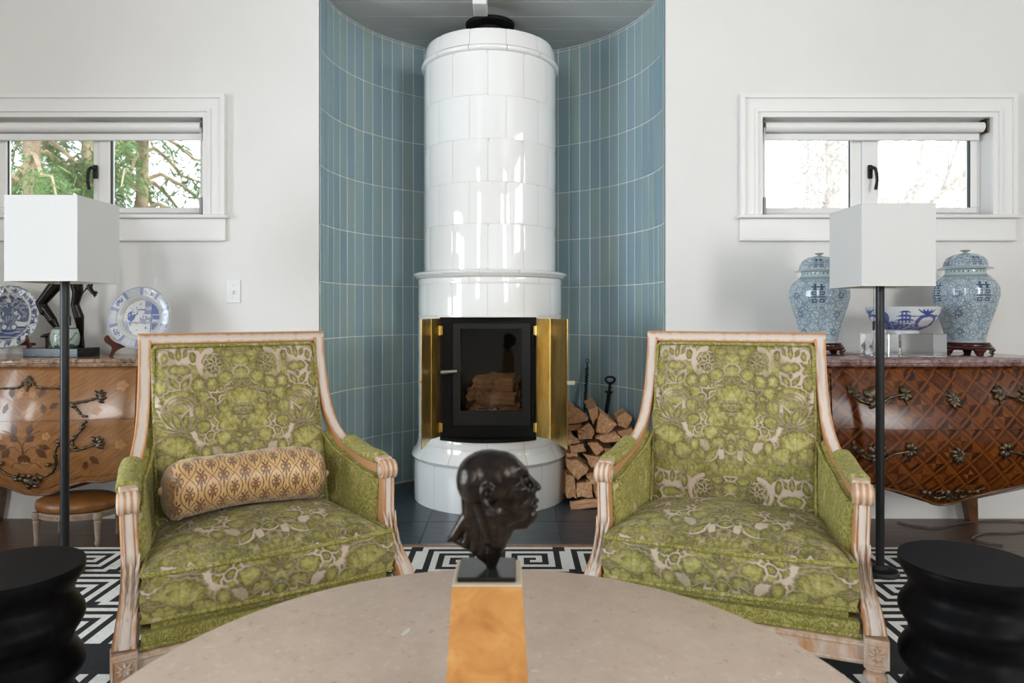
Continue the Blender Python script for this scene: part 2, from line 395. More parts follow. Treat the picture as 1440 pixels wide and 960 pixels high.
M['delft'] = blue_white('blue_white_delft', (.56, .58, .56), (.012, .030, .095))
M['delft2'] = blue_white('blue_white_delft_pale', (.62, .62, .59), (.028, .068, .23))
M['canton'] = blue_white('blue_canton_porcelain', (.60, .62, .64), (.020, .040, .20))
M['celadon'] = blue_white('celadon_porcelain', (.36, .43, .38), (.03, .045, .045))
N = NT('split_wood', .85); o = N.coord(); f = N.noise(N.map(o, (40, 5, 40)), 1.5, 4); r = N.rand()
c = N.ramp(f, [(.3, (.32, .16, .075)), (.55, (.55, .31, .16)), (.8, (.74, .49, .28))]); N.set('Base Color', N.mix(N.m('MULTIPLY', r, .5), c, (.42, .20, .09))); N.bump(f, .6, .006); M['wood'] = N.mat
M['bark'] = plain('bark', (.065, .04, .028), .95, nz=.55, scale=35, bump=.8)
M['blind'] = plain('white_blind_fabric', (.80, .80, .78), .6)
M['plastic'] = plain('white_plastic', (.80, .80, .79), .35)
M['leaf1'] = plain('conifer_green', (.16, .26, .08), .7, nz=.4, scale=2)
M['leaf2'] = plain('conifer_bluegreen', (.17, .27, .16), .7, nz=.4, scale=2)
M['trunk'] = plain('tree_bark', (.46, .34, .22), .9, nz=.4, scale=8, bump=.6)
M['pale_trunk'] = plain('pale_winter_bark', (.60, .54, .50), .9, nz=.35, scale=20)
M['ground'] = plain('winter_lawn', (.20, .22, .13), .95, nz=.3, scale=2)
M['cord'] = plain('clear_cable', (.08, .08, .08), .2)
# ------------------------------------------------------------------ structure
def pierced(name, rect, holes, fixed, thick, axis, mat):
    """wall as boxes around rectangular holes; rect/holes = (u0,u1,z0,z1)"""
    us = sorted({rect[0], rect[1], *[h[0] for h in holes], *[h[1] for h in holes]})
    zs = sorted({rect[2], rect[3], *[h[2] for h in holes], *[h[3] for h in holes]})
    mb = MB()
    for i in range(len(us)-1):
        j = 0
        while j < len(zs)-1:
            def solid(jj):
                cu, cz = (us[i]+us[i+1])/2, (zs[jj]+zs[jj+1])/2
                return not any(h[0] < cu < h[1] and h[2] < cz < h[3] for h in holes)
            if not solid(j): j += 1; continue
            k = j
            while k+1 < len(zs)-1 and solid(k+1): k += 1
            a, b = us[i], us[i+1]
            if axis == 'x': mb.box((a, fixed, zs[j]), (b, fixed+thick, zs[k+1]), 0)
            else: mb.box((fixed, a, zs[j]), (fixed+thick, b, zs[k+1]), 0)
            j = k+1
    return mb.build(name, mat, recalc=False, kind='structure')
NXC, NR, NYC = -.1037, .90, DW + .0534            # niche circle
NZ = 2.785
ND = DW + 1.25
WIN = {1: (-2.811, -1.610), 2: (1.305, 2.506)}
WZ0, WZ1 = 1.584, 2.095
wf = pierced('wall_front', (RX0, RX1, 0, RZ), [(NXC-.906, NXC+.906, 0, NZ)] + [(a, b, WZ0, WZ1) for a, b in WIN.values()], DW, .16, 'x', M['wall'])
wb = pierced('wall_back', (RX0, RX1, 0, RZ), BACKWIN, RY0-.16, .16, 'x', M['wall'])
pierced('wall_right', (RY0, DW, 0, RZ), [(-1.8, 1.2, 1.8, 3.2)], RX1, .16, 'y', M['wall'])
pierced('wall_left', (RY0, DW, 0, RZ), [(-.8, 1.6, .1, 2.3)], RX0-.16, .16, 'y', M['wall'])
MB().box((RX0-.16, RY0-.16, RZ), (RX1+.16, DW+.16, RZ+.1)).build('ceiling', M['ceil'], kind='structure')
fl = MB().box((RX0-.16, RY0-.16, -.06), (RX1+.16, ND, 0)).build('floor', M['oak'], kind='structure')
# slate hearth slabs let into the floor
HY0 = F*EYE/(766-HOR); HY1 = NYC + NR
xs_ = [NXC-1.02, -.43, .235, NXC+1.02]; ys_ = [HY0, 3.505, 4.05, HY1]
for j in range(3):
    for i in range(3):
        if j == 0:
            pass
        a, b = xs_[i]+.003, xs_[i+1]-.003
        if j: a, b = max(a, NXC-.895), min(b, NXC+.895)
        MB().box((a, ys_[j]+.003, -.02), (b, ys_[j+1]-.003, .004)).build('slate_slab', M['slate'], fl)
MB().box((xs_[0], HY0-.012, -.02), (xs_[-1], HY0-.001, .005)).build('hearth_strip', M['steel'], fl)
MB().rbox((xs_[0], HY0-.075, -.02), (xs_[-1], HY0-.0125, .004), .001, 1).build('hearth_border', M['oak_border'], fl)
# niche shell, tiles, plank ceiling
A0 = 1.632
prof = [(NR+.012, 0), (NR+.012, NZ)]
nb = MB()
n = 96; rows = []
for R, z in [(NR+.0012, 0), (NR+.0012, NZ+.02), (NR+.10, NZ+.02), (NR+.10, 0)]:
    rows.append([(NXC + R*math.sin(-A0+2*A0*i/n), max(NYC + R*math.cos(-A0+2*A0*i/n), DW+.0008), z) for i in range(n+1)])
nb.grid(rows, cu=True)
wn_ = nb.build('wall_niche', M['grout'], kind='structure', smooth=40)
p_ = .08544
jl = [-A0+.004] + [-1.5639 + p_*k for k in range(18)]; jr = [A0-.004, 1.5765] + [1.4911 - p_*k for k in range(18)]
cols = [(jl[i], jl[i+1]) for i in range(18)] + [(jr[i+1], jr[i]) for i in range(18) if jr[i+1] > jl[18]-.02]
rowz = [(.012, .325)] + [(.325+.305*(k-1), .325+.305*k) for k in range(1, 9)] + [(.325+.305*8, NZ-.005)]
tile_me = {}
rest = MB()
def flat_tile(w_, h_, t=.0055):
    bm = bmesh.new(); bmesh.ops.create_cube(bm, size=1)
    for v in bm.verts: v.co = Vector((v.co.x*w_, v.co.y*t, v.co.z*h_))
    bmesh.ops.bevel(bm, geom=[e for e in bm.edges if all(v.co.y < 0 for v in e.verts)], offset=.0011, segments=1, affect='EDGES')
    return bm
for a, b in cols:
    am = (a+b)/2; w_ = 2*NR*math.sin((b-a)/2) - .0056
    for z0, z1 in rowz:
        h_ = z1 - z0 - .0048
        Mx = Matrix.Translation((NXC + (NR+.0006)*math.sin(am), NYC + (NR+.0006)*math.cos(am), (z0+z1)/2)) @ Matrix.Rotation(-am, 4, 'Z')
        if am < -.5 or am > .38:
            key = (round(w_, 3), round(h_, 3))
            if key not in tile_me:
                me = bpy.data.meshes.new('tile'); bm = flat_tile(w_, h_); bm.to_mesh(me); bm.free(); me.materials.append(M['blue']); tile_me[key] = me
            o = bpy.data.objects.new('tile', tile_me[key]); col.objects.link(o); o.parent = wn_
            o.matrix_local = Mx @ Matrix.Rotation(R_(random.uniform(-.25, .25)), 4, 'X') @ Matrix.Rotation(R_(random.uniform(-.5, .5)), 4, 'Z')
        else: rest.bm(flat_tile(w_, h_), 0, Mx)
rest.build('tile_field', M['blue'], wn_, kind='stuff')
nc = MB().box((NXC-.906, DW, NZ+.018), (NXC+.906, ND, NZ+.06)).build('ceiling_niche', M['ceil'], kind='structure')
y = DW + .001; k = 0
for yj in (3.749, 3.934, 4.107, 4.285, 4.46, 4.60):
    def half(yy): return math.sqrt(max(NR*NR-(yy-NYC)**2, .0004))
    x0 = min(half(y), half(yj)) + .0
    MB().rbox((NXC-.9, y+.0015, NZ-.003), (NXC+.9, yj-.0015, NZ+.016), .003, 1).build('plank', M['ceil'], nc); y = yj
MB().rbox((NXC-.104, DW+.02, NZ-.085), (NXC-.030+.0, 3.745, NZ-.0035), .003, 1).build('beam', M['trim'], nc)
# outside ground
MB().box((-30, DW+.4, -.5), (30, 40, -.4)).build('ground', M['ground'], kind='structure')

# windows of the front wall
def front_window(i):
    x0, x1 = WIN[i]; e = empty('window_%d' % i, (0, 0, 0), kind='structure')
    yf = DW; cw = .118
    def fr(name, rects, y0, y1, mat, par, r=.003):
        o = MB()
        for a in rects: o.rbox((a[0], y0, a[2]), (a[1], y1, a[3]), r, 1)
        return o.build(name, mat, par)
    # casing with back band: outer moulding, flat, inner bead
    o = MB()
    for k, (d0, d1, p) in enumerate([(0, .022, .030), (.022, .075, .018), (.075, .092, .024), (.092, cw, .014)]):
        xo0, xo1, zo1 = x0-cw+d0, x1+cw-d0, WZ1+cw-d0
        xi0, xi1, zi1 = x0-cw+d1, x1+cw-d1, WZ1+cw-d1
        o.prism([(xo0, WZ0), (xi0, WZ0), (xi0, zi1), (xi1, zi1), (xi1, WZ0), (xo1, WZ0), (xo1, zo1), (xo0, zo1)], yf-p, yf-.0005)
    o.build('casing', M['trim'], e)
    fr('sill', [(x0-cw-.015, x1+cw+.015, WZ0-.018, WZ0)], yf-.045, yf+.10, M['trim'], e, .005)
    a = MB(); a.rbox((x0-cw+.0, yf-.018, WZ0-.135), (x1+cw-.0, yf-.0005, WZ0-.018), .003, 1)
    a.rbox((x0-cw+.0, yf-.026, WZ0-.135), (x1+cw, yf-.017, WZ0-.122), .003, 1); a.build('apron', M['trim'], e)
    yw = DW + .081
    o = MB()
    fo = (x0, x1, WZ0, WZ1)
    def ring(o, a, b, c, d, t, y0, y1):
        o.rbox((a, y0, c), (b, y1, c+t), .003, 1); o.rbox((a, y0, d-t), (b, y1, d), .003, 1)
        o.rbox((a, y0, c+t), (a+t, y1, d-t), .003, 1); o.rbox((b-t, y0, c+t), (b, y1, d-t), .003, 1)
    ring(o, x0, x1, WZ0, WZ1, .022, yw, yw+.06); o.build('frame', M['trim'], e)
    pa = [(1.814, 1.350, 2.452, 1.954)] if i == 2 else [(-2.243, -2.707, -1.665, -2.148)]
    l1, l0, r1, r0 = pa[0]
    pz0, pz1 = 1.637, 2.06
    s1 = (x0+.022, (l1+r0)/2-.012); s2 = ((l1+r0)/2-.012, x1-.022)
    for nm, (a, b), (pa0, pa1) in (('sash', s1, (l0, l1)), ('sash', s2, (r0, r1))):
        o = MB(); dy = 0 if (nm, a) == ('sash', s2[0]) else .012
        y0, y1 = yw-.006+dy, yw+.045
        o.rbox((a, y0, WZ0+.022), (b, y1, pz0), .004, 1); o.rbox((a, y0, pz1), (b, y1, WZ1-.02), .004, 1)
        o.rbox((a, y0, pz0), (pa0, y1, pz1), .004, 1); o.rbox((pa1, y0, pz0), (b, y1, pz1), .004, 1)
        s = o.build('sash', M['trim'], e)
        MB().box((pa0-.004, yw+.024, pz0-.004), (pa1+.004, yw+.030, pz1+.004)).build('pane', M['pane'], s)
        g = MB()
        for q in ((pa0, pa0+.004), (pa1-.004, pa1)): g.box((q[0], yw+.004+dy, pz0), (q[1], yw+.023, pz1))
        g.build('gasket', M['black2'], s)
    # espagnolette handle
    hx, hz = ((1222-720)/263, 1.08+(HOR-243)/263) if i == 2 else ((136-720)/263, 1.08+(HOR-243)/263)
    y0 = yw-.006
    h = MB(); h.rbox((hx-.013, y0-.012, hz-.034), (hx+.013, y0, hz+.040), .006, 2)
    sg = 1 if i == 2 else -1
    h.tube(spline([(hx, y0-.010, hz+.018), (hx, y0-.040, hz+.018), (hx+sg*.010, y0-.047, hz+.0), (hx+sg*.016, y0-.045, hz-.05), (hx+sg*.008, y0-.045, hz-.098)], 5), .0085, 8)
    h.build('window_handle', M['black2'], e, smooth=40)
front_window(1); front_window(2)
def blind(i, side):
    x0, x1 = WIN[i]
    e = empty('roller_blind', ((x0+x1)/2, DW+.03, WZ1-.0), label=['', 'white roller blind rolled up in the window that looks onto evergreen branches', 'white roller blind rolled up in the window that looks onto bare winter trees'][i], cat='blind')
    hw = (x1-x0)/2 - .012
    Mr = Matrix.Rotation(R_(90), 4, 'Y')
    o = MB(); o.tube([(-hw+.014, 0, -.042), (hw-.014, 0, -.042)], .026, 24); o.build('roller', M['blind'], e, smooth=40)
    o = MB(); o.box((-hw+.02, .0245, -.085), (hw-.02, .026, -.04)); o.build('fabric', M['blind'], e)
    MB().rbox((-hw+.018, .016, -.106), (hw-.018, .030, -.070), .003, 1).build('hem_bar', M['blind'], e)
    for s in (-1, 1):
        b = MB(); b.rbox((s*hw-.003, -.022, -.075), (s*hw+.003, .03, -.001), .002, 1); b.rbox((s*hw-.012, -.02, -.006), (s*hw+.012, .03, -.001), .002, 1)
        b.build('bracket', M['mount'], e)
    xc = side*(hw-.006)
    for yy in (-.028, -.018):
        MB().tube([(xc, yy, -.05), (xc, yy, -.49)], .0016, 6).build('chain', M['plastic'], e)
    MB().rbox((xc-.008, -.032, -.505), (xc+.008, -.014, -.415), .004, 2).build('chain_weight', plain('grey_plastic', (.30, .30, .30), .4) if i == 1 else bpy.data.materials['grey_plastic'], e)
blind(1, 1); blind(2, -1)
# tall windows behind and beside the camera
def tall_window(k, axis, fixed, a, b, z0, z1, nm):
    e = empty('window_%d' % k, (0, 0, 0), kind='structure')
    o = MB()
    def bar(u0, u1, c, d, t=.03):
        if axis == 'x': o.rbox((u0, fixed-t, c), (u1, fixed+t, d), .004, 1)
        else: o.rbox((fixed-t, u0, c), (fixed+t, u1, d), .004, 1)
    bar(a, a+.06, z0, z1); bar(b-.06, b, z0, z1); bar(a+.06, b-.06, z0, z0+.08); bar(a+.06, b-.06, z1-.06, z1)
    o.build('frame', M['trim'], e)
    for j in range(1, nm):
        o = MB(); u = a+(b-a)*j/nm; bar(u-.018, u+.018, z0+.08, z1-.06, .02); o.build('mullion', M['trim'], e)
    o = MB(); bar(a+.06, b-.06, z0+(z1-z0)*.64, z0+(z1-z0)*.64+.035, .016); o.build('transom', M['trim'], e)
    o = MB(); bar(a+.05, b-.05, z0+.07, z1-.05, .003); o.build('pane', M['pane'], e)
for k, (a, b, c, d) in enumerate(BACKWIN): tall_window(3+k, 'x', RY0-.045, a, b, c, d, 2)
tall_window(5, 'y', RX1+.045, -1.8, 1.2, 1.8, 3.2, 4); tall_window(6, 'y', RX0-.045, -.8, 1.6, .1, 2.3, 3)
# light switch
e = empty('light_switch', ((328.2-720)/269, DW-.0002, 1.08+(HOR-409.7)/269), label='white toggle light switch plate on the wall beside the tiled niche', cat='light switch')
MB().rbox((-.038, -.006, -.0605), (.038, 0, .0605), .003, 2).build('plate', M['plastic'], e)
MB().rbox((-.005, -.018, -.014), (.005, -.005, .006), .002, 1).build('toggle', M['plastic'], e)
for s in (-1, 1): MB().lathe([(0, -.001), (.0035, -.001), (.0035, .001), (0, .0015)], 12, M=Matrix.Translation((0, -.006, s*.031)) @ Matrix.Rotation(R_(90), 4, 'X')).build('screw', M['ceil'], e)
# ------------------------------------------------------------------ tiled stove
XS, YS = -.13, 4.05
stove = empty('tiled_stove', (XS, YS, 0), label='tall white round tiled stove with open brass doors in the blue tiled niche', cat='stove')
DOOR = R_(37)
def stove_tile_mesh(R, da, h, prof=None, pil=.002):
    """curved glazed tile centred on angle 0, z 0..h, with pillowed edges"""
    na, nz = 8, 5; mb = MB()
    g = .0013 / R
    P = []
    for j in range(-1, nz+2):
        row = []
        for i in range(-1, na+2):
            a = -da/2+g + (da-2*g)*min(max(i, 0), na)/na
            t = min(max(j, 0), nz)/nz; z = .0011 + (h-.0022)*t
            if prof: r0 = np.interp(t, [q[0] for q in prof], [q[1] for q in prof])
            else: r0 = R
            ed = (i <= 0 or i >= na) * pil + (j <= 0 or j >= nz) * pil * (0 if prof else 1)
            if i < 0 or i > na or j < 0 or j > nz: ed = .012
            row.append(((r0-ed)*math.sin(a), -(r0-ed)*math.cos(a), z))
        P.append(row)
    mb.grid(P)
    me = bpy.data.meshes.new('stove_tile'); me.from_pydata(mb.v, [], mb.f)
    bm = bmesh.new(); bm.from_mesh(me); bmesh.ops.remove_doubles(bm, verts=bm.verts[:], dist=1e-5); bmesh.ops.recalc_face_normals(bm, faces=bm.faces[:])
    # outward
    if sum(f.normal.y * -1 for f in bm.faces) < 0: bmesh.ops.reverse_faces(bm, faces=bm.faces[:])
    bm.to_mesh(me); bm.free()
    me.polygons.foreach_set('use_smooth', [True]*len(me.polygons)); me.set_sharp_from_angle(angle=R_(50))
    me.materials.append(M['white_tile']); return me
def ring(name, R, z0, z1, n, phase, prof=None, skip=None, pil=.002):
    me = stove_tile_mesh(R, 2*math.pi/n, z1-z0, prof, pil)
    for k in range(n):
        a = (k+phase)*2*math.pi/n
        am = (a+math.pi) % (2*math.pi) - math.pi
        if skip and abs(am) < skip: continue
        o = bpy.data.objects.new(name, me); col.objects.link(o); o.parent = stove
        o.location = (0, 0, z0); o.rotation_euler = (R_(random.gauss(0, .12)), 0, a + random.gauss(0, .0012))
ring('stove_tile', .4465, .0, .242, 13, 0)
ring('base_cornice', .455, .242, .338, 13, .5, prof=[(0, .447), (.06, .456), (.2, .461), (.36, .457), (.45, .448), (.62, .436), (.8, .429), (1, .426)])
ring('stove_tile', .423, .338, .384, 13, .5)
zz = [.384, .606, .828, 1.052]
for j in range(3):
    me = {}
    for s in (-1, 1):                      # sides of the door opening: five tiles each half
        span = math.pi - DOOR; n = 5
        da = span/n
        if j not in me: me[j] = stove_tile_mesh(.423, da, zz[j+1]-zz[j])
        for k in range(n):
            o = bpy.data.objects.new('stove_tile', me[j]); col.objects.link(o); o.parent = stove
            o.location = (0, 0, zz[j]); o.rotation_euler = (0, 0, s*(DOOR + da*(k+.5)))
ring('stove_tile', .423, 1.060, 1.234, 13, .5)
ring('stove_tile', .423, 1.234, 1.267, 13, 0, pil=.001)
ring('waist_cornice', .454, 1.267, 1.307, 13, .3, prof=[(0, .425), (.1, .432), (.25, .434), (.35, .440), (.5, .450), (.7, .455), (.9, .452), (1, .440)])
zr = [1.307, 1.555, 1.7815, 2.0127, 2.2467, 2.4857]
for j in range(5): ring('stove_tile', .388, zr[j], zr[j+1], 12, .5 if j % 2 == 0 else 0)
ring('crown_bead', .405, 2.4857, 2.520, 12, 0, prof=[(0, .392), (.2, .402), (.5, .406), (.8, .402), (1, .391)])
ring('crown_tile', .385, 2.520, 2.612, 12, 0, prof=[(0, .390), (.3, .386), (.9, .379), (1, .374)])
# body behind the tiles (joints), open in front of the firebox
mb = MB()
mb.lathe([(0, 0), (.4435, 0), (.4435, .25), (.42, .33), (.4195, .383), (0, .383)], 64)
mb.lathe([(0, 1.056), (.4195, 1.056), (.4195, 1.27), (.436, 1.275), (.436, 1.300), (.3845, 1.306), (.3845, 2.5), (.375, 2.604), (.05, 2.604), (0, 2.604)], 64)
mb.lathe([(.40, .383), (.4195, .383), (.4195, 1.056), (.40, 1.056), (.40, .383)], 56, DOOR-.006, 2*math.pi-DOOR+.006)
mb.build('body', M['stove_joint'], stove, smooth=40)
MB().lathe([(.405, 1.052), (.4275, 1.052), (.4275, 1.061), (.405, 1.061)], 40, -DOOR-.05, DOOR+.05).build('lintel', M['white_tile'], stove, smooth=40)
# flue pipe and collar at the niche ceiling
mb = MB().lathe([(.075, 2.604), (.075, NZ-.004)], 32); mb.build('flue_pipe', M['black2'], stove, smooth=40)
MB().lathe([(.076, NZ-.030), (.125, NZ-.032), (.142, NZ-.022), (.146, NZ-.004), (.076, NZ-.004), (.076, NZ-.03)], 48).build('flue_collar', M['black'], stove, smooth=40)
# firebox
yc = -.338
def frame4(mb, x0, x1, z0, z1, X0, X1, Z0, Z1, y0, y1):
    mb.box((X0, y0, Z0), (X1, y1, z0)); mb.box((X0, y0, z1), (X1, y1, Z1)); mb.box((X0, y0, z0), (x0, y1, z1)); mb.box((x1, y0, z0), (X1, y1, z1)); return mb
frame4(MB(), -.165, .205, .520, 1.0, -.262, .262, .384, 1.051, yc, yc+.03).build('surround', M['black'], stove)
MB().lathe([(.30, .384), (.431, .384), (.431, .402), (.30, .402), (.30, .384)], 32, -DOOR*1.0, DOOR*1.0).build('hearth_lip', M['black'], stove)
fd = MB(); fx0, fx1, fz0, fz1 = -.189, .230, .467, 1.017
gx0, gx1, gz0, gz1 = -.150, .184, .544, .990
frame4(fd, gx0, gx1, gz0, gz1, fx0, fx1, fz0, fz1, yc-.022, yc+.004)
fd2 = fd.build('fire_door', M['black2'], stove)
MB().box((gx0-.002, yc-.010, gz0-.002), (gx1+.002, yc-.006, gz1+.002)).build('door_glass', M['stoveglass'], fd2)
o = MB(); o.tube([(-.252, yc-.052, .756), (-.165, yc-.048, .762)], [.0125, .0105], 12); o.tube([(-.236, yc-.048, .757), (-.236, yc, .757)], .008, 8); o.build('door_handle', M['steel'], fd2, smooth=40)
for z in (.93, .56):
    MB().tube([(.243, yc-.014, z-.045), (.243, yc-.014, z+.045)], .007, 10).build('door_hinge', M['black'], fd2, smooth=40)
cav = MB()
cx0, cx1, cy1, cz0, cz1 = -.17, .21, .04, .515, 1.01
cav.add([(cx0,yc+.03,cz0),(cx1,yc+.03,cz0),(cx1,cy1,cz0),(cx0,cy1,cz0),(cx0,yc+.03,cz1),(cx1,yc+.03,cz1),(cx1,cy1,cz1),(cx0,cy1,cz1)],
        [(0,1,2,3),(4,7,6,5),(1,5,6,2),(2,6,7,3),(3,7,4,0)])
cav.build('firebox', M['firebrick'], stove, recalc=False)
# brass folding doors
def panel(p, q, z0, z1, t=.004):
    p = Vector((*p, 0)); q = Vector((*q, 0)); d = (q-p).normalized(); nrm = Vector((-d.y, d.x, 0))*t/2
    mb = MB(); n = 6
    vs = [p-nrm, q-nrm, q+nrm, p+nrm]
    mb.prism([(v.x, v.y) for v in vs], z0, z1, 'xy'); return mb
def brass_door(h, k, e, name, notch):
    o = panel(h, k, .405, 1.045).build(name, M['brass'], stove)
    panel(k, e, .405, 1.045).build('outer_leaf', M['brass'], o)
    kk = MB().tube([(*k, .406), (*k, 1.044)], .0045, 8); kk.build('fold_hinge', M['brass'], o, smooth=40)
    for z in (.98, .455):
        b = MB(); d = 1 if h[0] > 0 else -1
        b.rbox((h[0]-.016 if d > 0 else h[0]-.006, h[1]-.008, z-.024), (h[0]+.006 if d > 0 else h[0]+.016, h[1]-.003, z+.024), .001, 1)
        b.tube([(h[0], h[1]-.007, z-.026), (h[0], h[1]-.007, z+.026)], .006, 8)
        for q in (-1, 1): b.tube([(h[0]-d*.010, h[1]-.009, z+q*.014), (h[0]-d*.010, h[1]-.006, z+q*.014)], .003, 6)
        b.build('hinge', M['brass'], o)
    return o
dr = brass_door((.262, -.350), (.333, -.430), (.402, -.700), 'brass_door', 1)
dl = brass_door((-.262, -.350), (-.300, -.430), (-.315, -.700), 'brass_door', -1)
o = MB(); o.rbox((.402, -.703, .722), (.438, -.699, .742), .001, 1); o.rbox((.400, -.704, .725), (.410, -.694, .739), .002, 1); o.build('latch', plain('pale_latch', (.75, .68, .50), .35, .6), dr)
MB().tube([(-.315, -.700, .74), (-.328, -.700, .74)], .005, 8).build('latch_pin', M['brass'], dl, smooth=40)

# ------------------------------------------------------------------ firewood
def log_mesh(poly, L, seed, bark=1, jit=1.0):
    """split log: irregular section extruded along y; the round side is bark"""
    rg = random.Random(seed); mb = MB(); n = len(poly)
    # subdivide outline
    pts = []; bk = []
    for i in range(n):
        p, q = poly[i], poly[(i+1) % n]
        isb = (i == bark)
        m = 4 if isb else 3
        for j in range(m):
            t = j/m; x = p[0]+(q[0]-p[0])*t; z = p[1]+(q[1]-p[1])*t
            if isb:                                   # bark side bulges outwards (origin is the centroid)
                s = 1+math.sin(math.pi*t)*.10; x *= s; z *= s
            pts.append((x+rg.gauss(0, .0022), z+rg.gauss(0, .0022))); bk.append(isb)
    k = len(pts); rows = []; S = 5
    for s in range(S+1):
        y = L*s/S; sc2 = 1+rg.gauss(0, .02); ox, oz = rg.gauss(0, .002), rg.gauss(0, .002)
        rows.append([(x*sc2+ox*s*jit+rg.gauss(0, .0012)*jit, y+rg.gauss(0, .003)*jit, z*sc2+oz*s*jit+rg.gauss(0, .0012)*jit) for x, z in pts])
    b0 = len(mb.v); mb.grid(rows, cv=True)
    for s in range(S):
        for j in range(k):
            if bk[j]: mb.m[s*k+j] = 1
    # ends as fans
    for s, fl in ((0, False), (S, True)):
        c = np.mean(np.array(rows[s]), axis=0); ci = len(mb.v); mb.v.append(tuple(c + np.array((0, (-.003 if s == 0 else .003), 0))))
        for j in range(k):
            t = (b0+s*k+j, b0+s*k+(j+1) % k, ci); mb.f.append(t if not fl else t[::-1]); mb.m.append(0)
    return mb
# (zoomed x, y of the end face, polygon in the same units) read off the stack
Z0X, Z0Y, ZS = 780, 460, 3.4286
ends = [
 [(62,395),(98,382),(162,432),(150,455),(66,468)], [(160,402),(212,384),(208,440),(188,474)], [(218,408),(304,468),(255,516),(200,508)],
 [(300,440),(344,408),(380,436),(352,492),(312,480)], [(60,476),(130,468),(132,494),(62,504)], [(108,492),(160,458),(194,500),(178,536),(112,540)],
 [(190,530),(296,502),(322,552),(232,550)], [(302,508),(380,490),(386,540),(350,548)], [(60,532),(80,508),(124,556),(66,570)],
 [(158,560),(206,552),(238,588),(206,618)], [(238,590),(300,592),(306,622),(246,634)], [(74,574),(140,564),(152,602),(84,606)],
 [(140,618),(238,634),(236,660),(182,690)], [(58,636),(112,644),(168,688),(112,736),(66,694)], [(56,610),(112,606),(112,628),(60,630)],
 [(150,712),(198,706),(208,752),(184,758)], [(54,710),(92,718),(106,822),(54,824)], [(106,752),(176,740),(190,820),(106,826)],
 [(186,768),(222,760),(226,822),(196,820)], [(316,560),(360,548),(384,580),(340,590)], [(236,650),(300,640),(320,700),(246,705)],
 [(210,706),(300,712),(310,770),(226,762)], [(228,772),(316,776),(316,830),(230,826)], [(322,600),(392,590),(400,650),(330,640)],
 [(324,656),(400,660),(396,720),(322,712)], [(322,724),(396,730),(396,830),(324,830)], [(390,548),(450,560),(440,610),(400,600)], [(402,620),(470,630),(460,720),(404,710)], [(402,726),(480,730),(480,830),(404,830)]]
rg = random.Random(3)
LOGS = {0: 'broad split log on top of the firewood stack beside the open brass door', 1: 'narrow wedge of firewood standing on its point below the shovel',
 2: 'large triangular split log under the shovel handle on the firewood stack', 3: 'split log on top of the firewood stack close to the armchair',
 4: 'thin flat split log near the brass door in the firewood stack', 6: 'wide flat wedge of firewood across the upper part of the stack',
 9: 'diamond shaped split log in the middle of the firewood stack', 13: 'pale five-sided split log beside the foot of the tiled stove',
 5: 'dark bark-covered log wedged under the top logs of the firewood stack', 7: 'flat wedge of firewood lying under the top log close to the armchair',
 8: 'small split log touching the lower edge of the open brass door', 11: 'round bark-covered log just under the lower edge of the brass door',
 12: 'triangular split log directly under the diamond shaped one in the stack', 14: 'thin pale stick of firewood lying on the five-sided log',
 10: 'flat split log beside the diamond shaped one in the firewood stack', 15: 'small split log resting on the square dark log in the stack',
 16: 'tall dark upright log at the bottom of the stack against the stove', 17: 'square dark log at the bottom of the firewood stack'}
LOGLAB = 'split firewood log in the stack between the tiled stove and the blue tiles'
def place_log(mb, loc, label, group, rot=(0, 0, 0), mats=None):
    o = mb.build('firewood_log', mats or [M['wood'], M['bark']], None, recalc=True)
    o.location = loc; o.rotation_euler = rot
    return tag(o, label, 'log', group)
for k, poly in enumerate(ends):
    Yd = 3.80 + rg.uniform(-.02, .05)
    if k in (16, 17): Yd = 3.80
    W = [at(Z0X+x/ZS, Z0Y+y/ZS, 3.80) for x, y in poly]
    pts = [(p[0], p[2]) for p in W]
    cx = sum(p[0] for p in pts)/len(pts); cz = sum(p[1] for p in pts)/len(pts)
    loc_pts = [((p[0]-cx)*.97, (p[1]-cz)*.97) for p in pts]
    far = NYC + math.sqrt(max(NR**2-(cx+.07-NXC)**2, .01))
    L = min(.27, far - Yd - .03)
    if min(p[0] for p in pts) < .335 and min(p[1] for p in pts) < .36: L = .125
    tag(place_log(log_mesh(loc_pts, L, k, bark=(k*2+1) % len(poly)), (cx, Yd, cz), LOGLAB, 'firewood stacked beside the stove'), LOGS.get(k))
o = place_log(log_mesh([(-.02, 0), (.02, 0), (.02, .036), (-.018, .040)], .40, 77, 2), (.305+.42, 3.76, .006), 'flat split log laid along the slate under the firewood stack', None, (0, 0, R_(90)))
# logs inside the firebox (world coordinates)
inlab = 'split log burning-ready behind the glass of the tiled stove'
inlab = 'split log piled behind the glass door of the tiled stove'
def lying(x0, x1, y, z, poly, seed, tilt=0, yaw=0, lab=None):
    m = log_mesh(poly, x1-x0, seed, 1, 2.6)
    o = m.build('firewood_log', [M['wood'], M['bark']]); o.location = (x1, y, z); o.rotation_euler = (0, 0, R_(90)+yaw)
    o.rotation_euler = Matrix.Rotation(tilt, 3, 'Y').to_4x4().to_euler() if False else (tilt, 0, R_(90)+yaw)
    tag(o, lab or inlab, 'log', 'logs inside the stove')
Y0 = YS
fz = .520
lying(-.250, .040, Y0-.215, fz+.022, [(-.03, -.02), (.03, -.02), (.025, .025), (-.02, .03)], 31)
lying(-.255, .030, Y0-.120, fz+.024, [(-.035, -.022), (.035, -.022), (.02, .03), (-.03, .03)], 32)
lying(-.205, .015, Y0-.255, fz+.085, [(-.028, -.038), (.036, -.030), (.030, .015), (-.008, .034)], 33, .05, .10, 'split log under the large one behind the stove glass')
lying(-.250, .045, Y0-.140, fz+.088, [(-.04, -.033), (.04, -.033), (.02, .04), (-.03, .035)], 34)
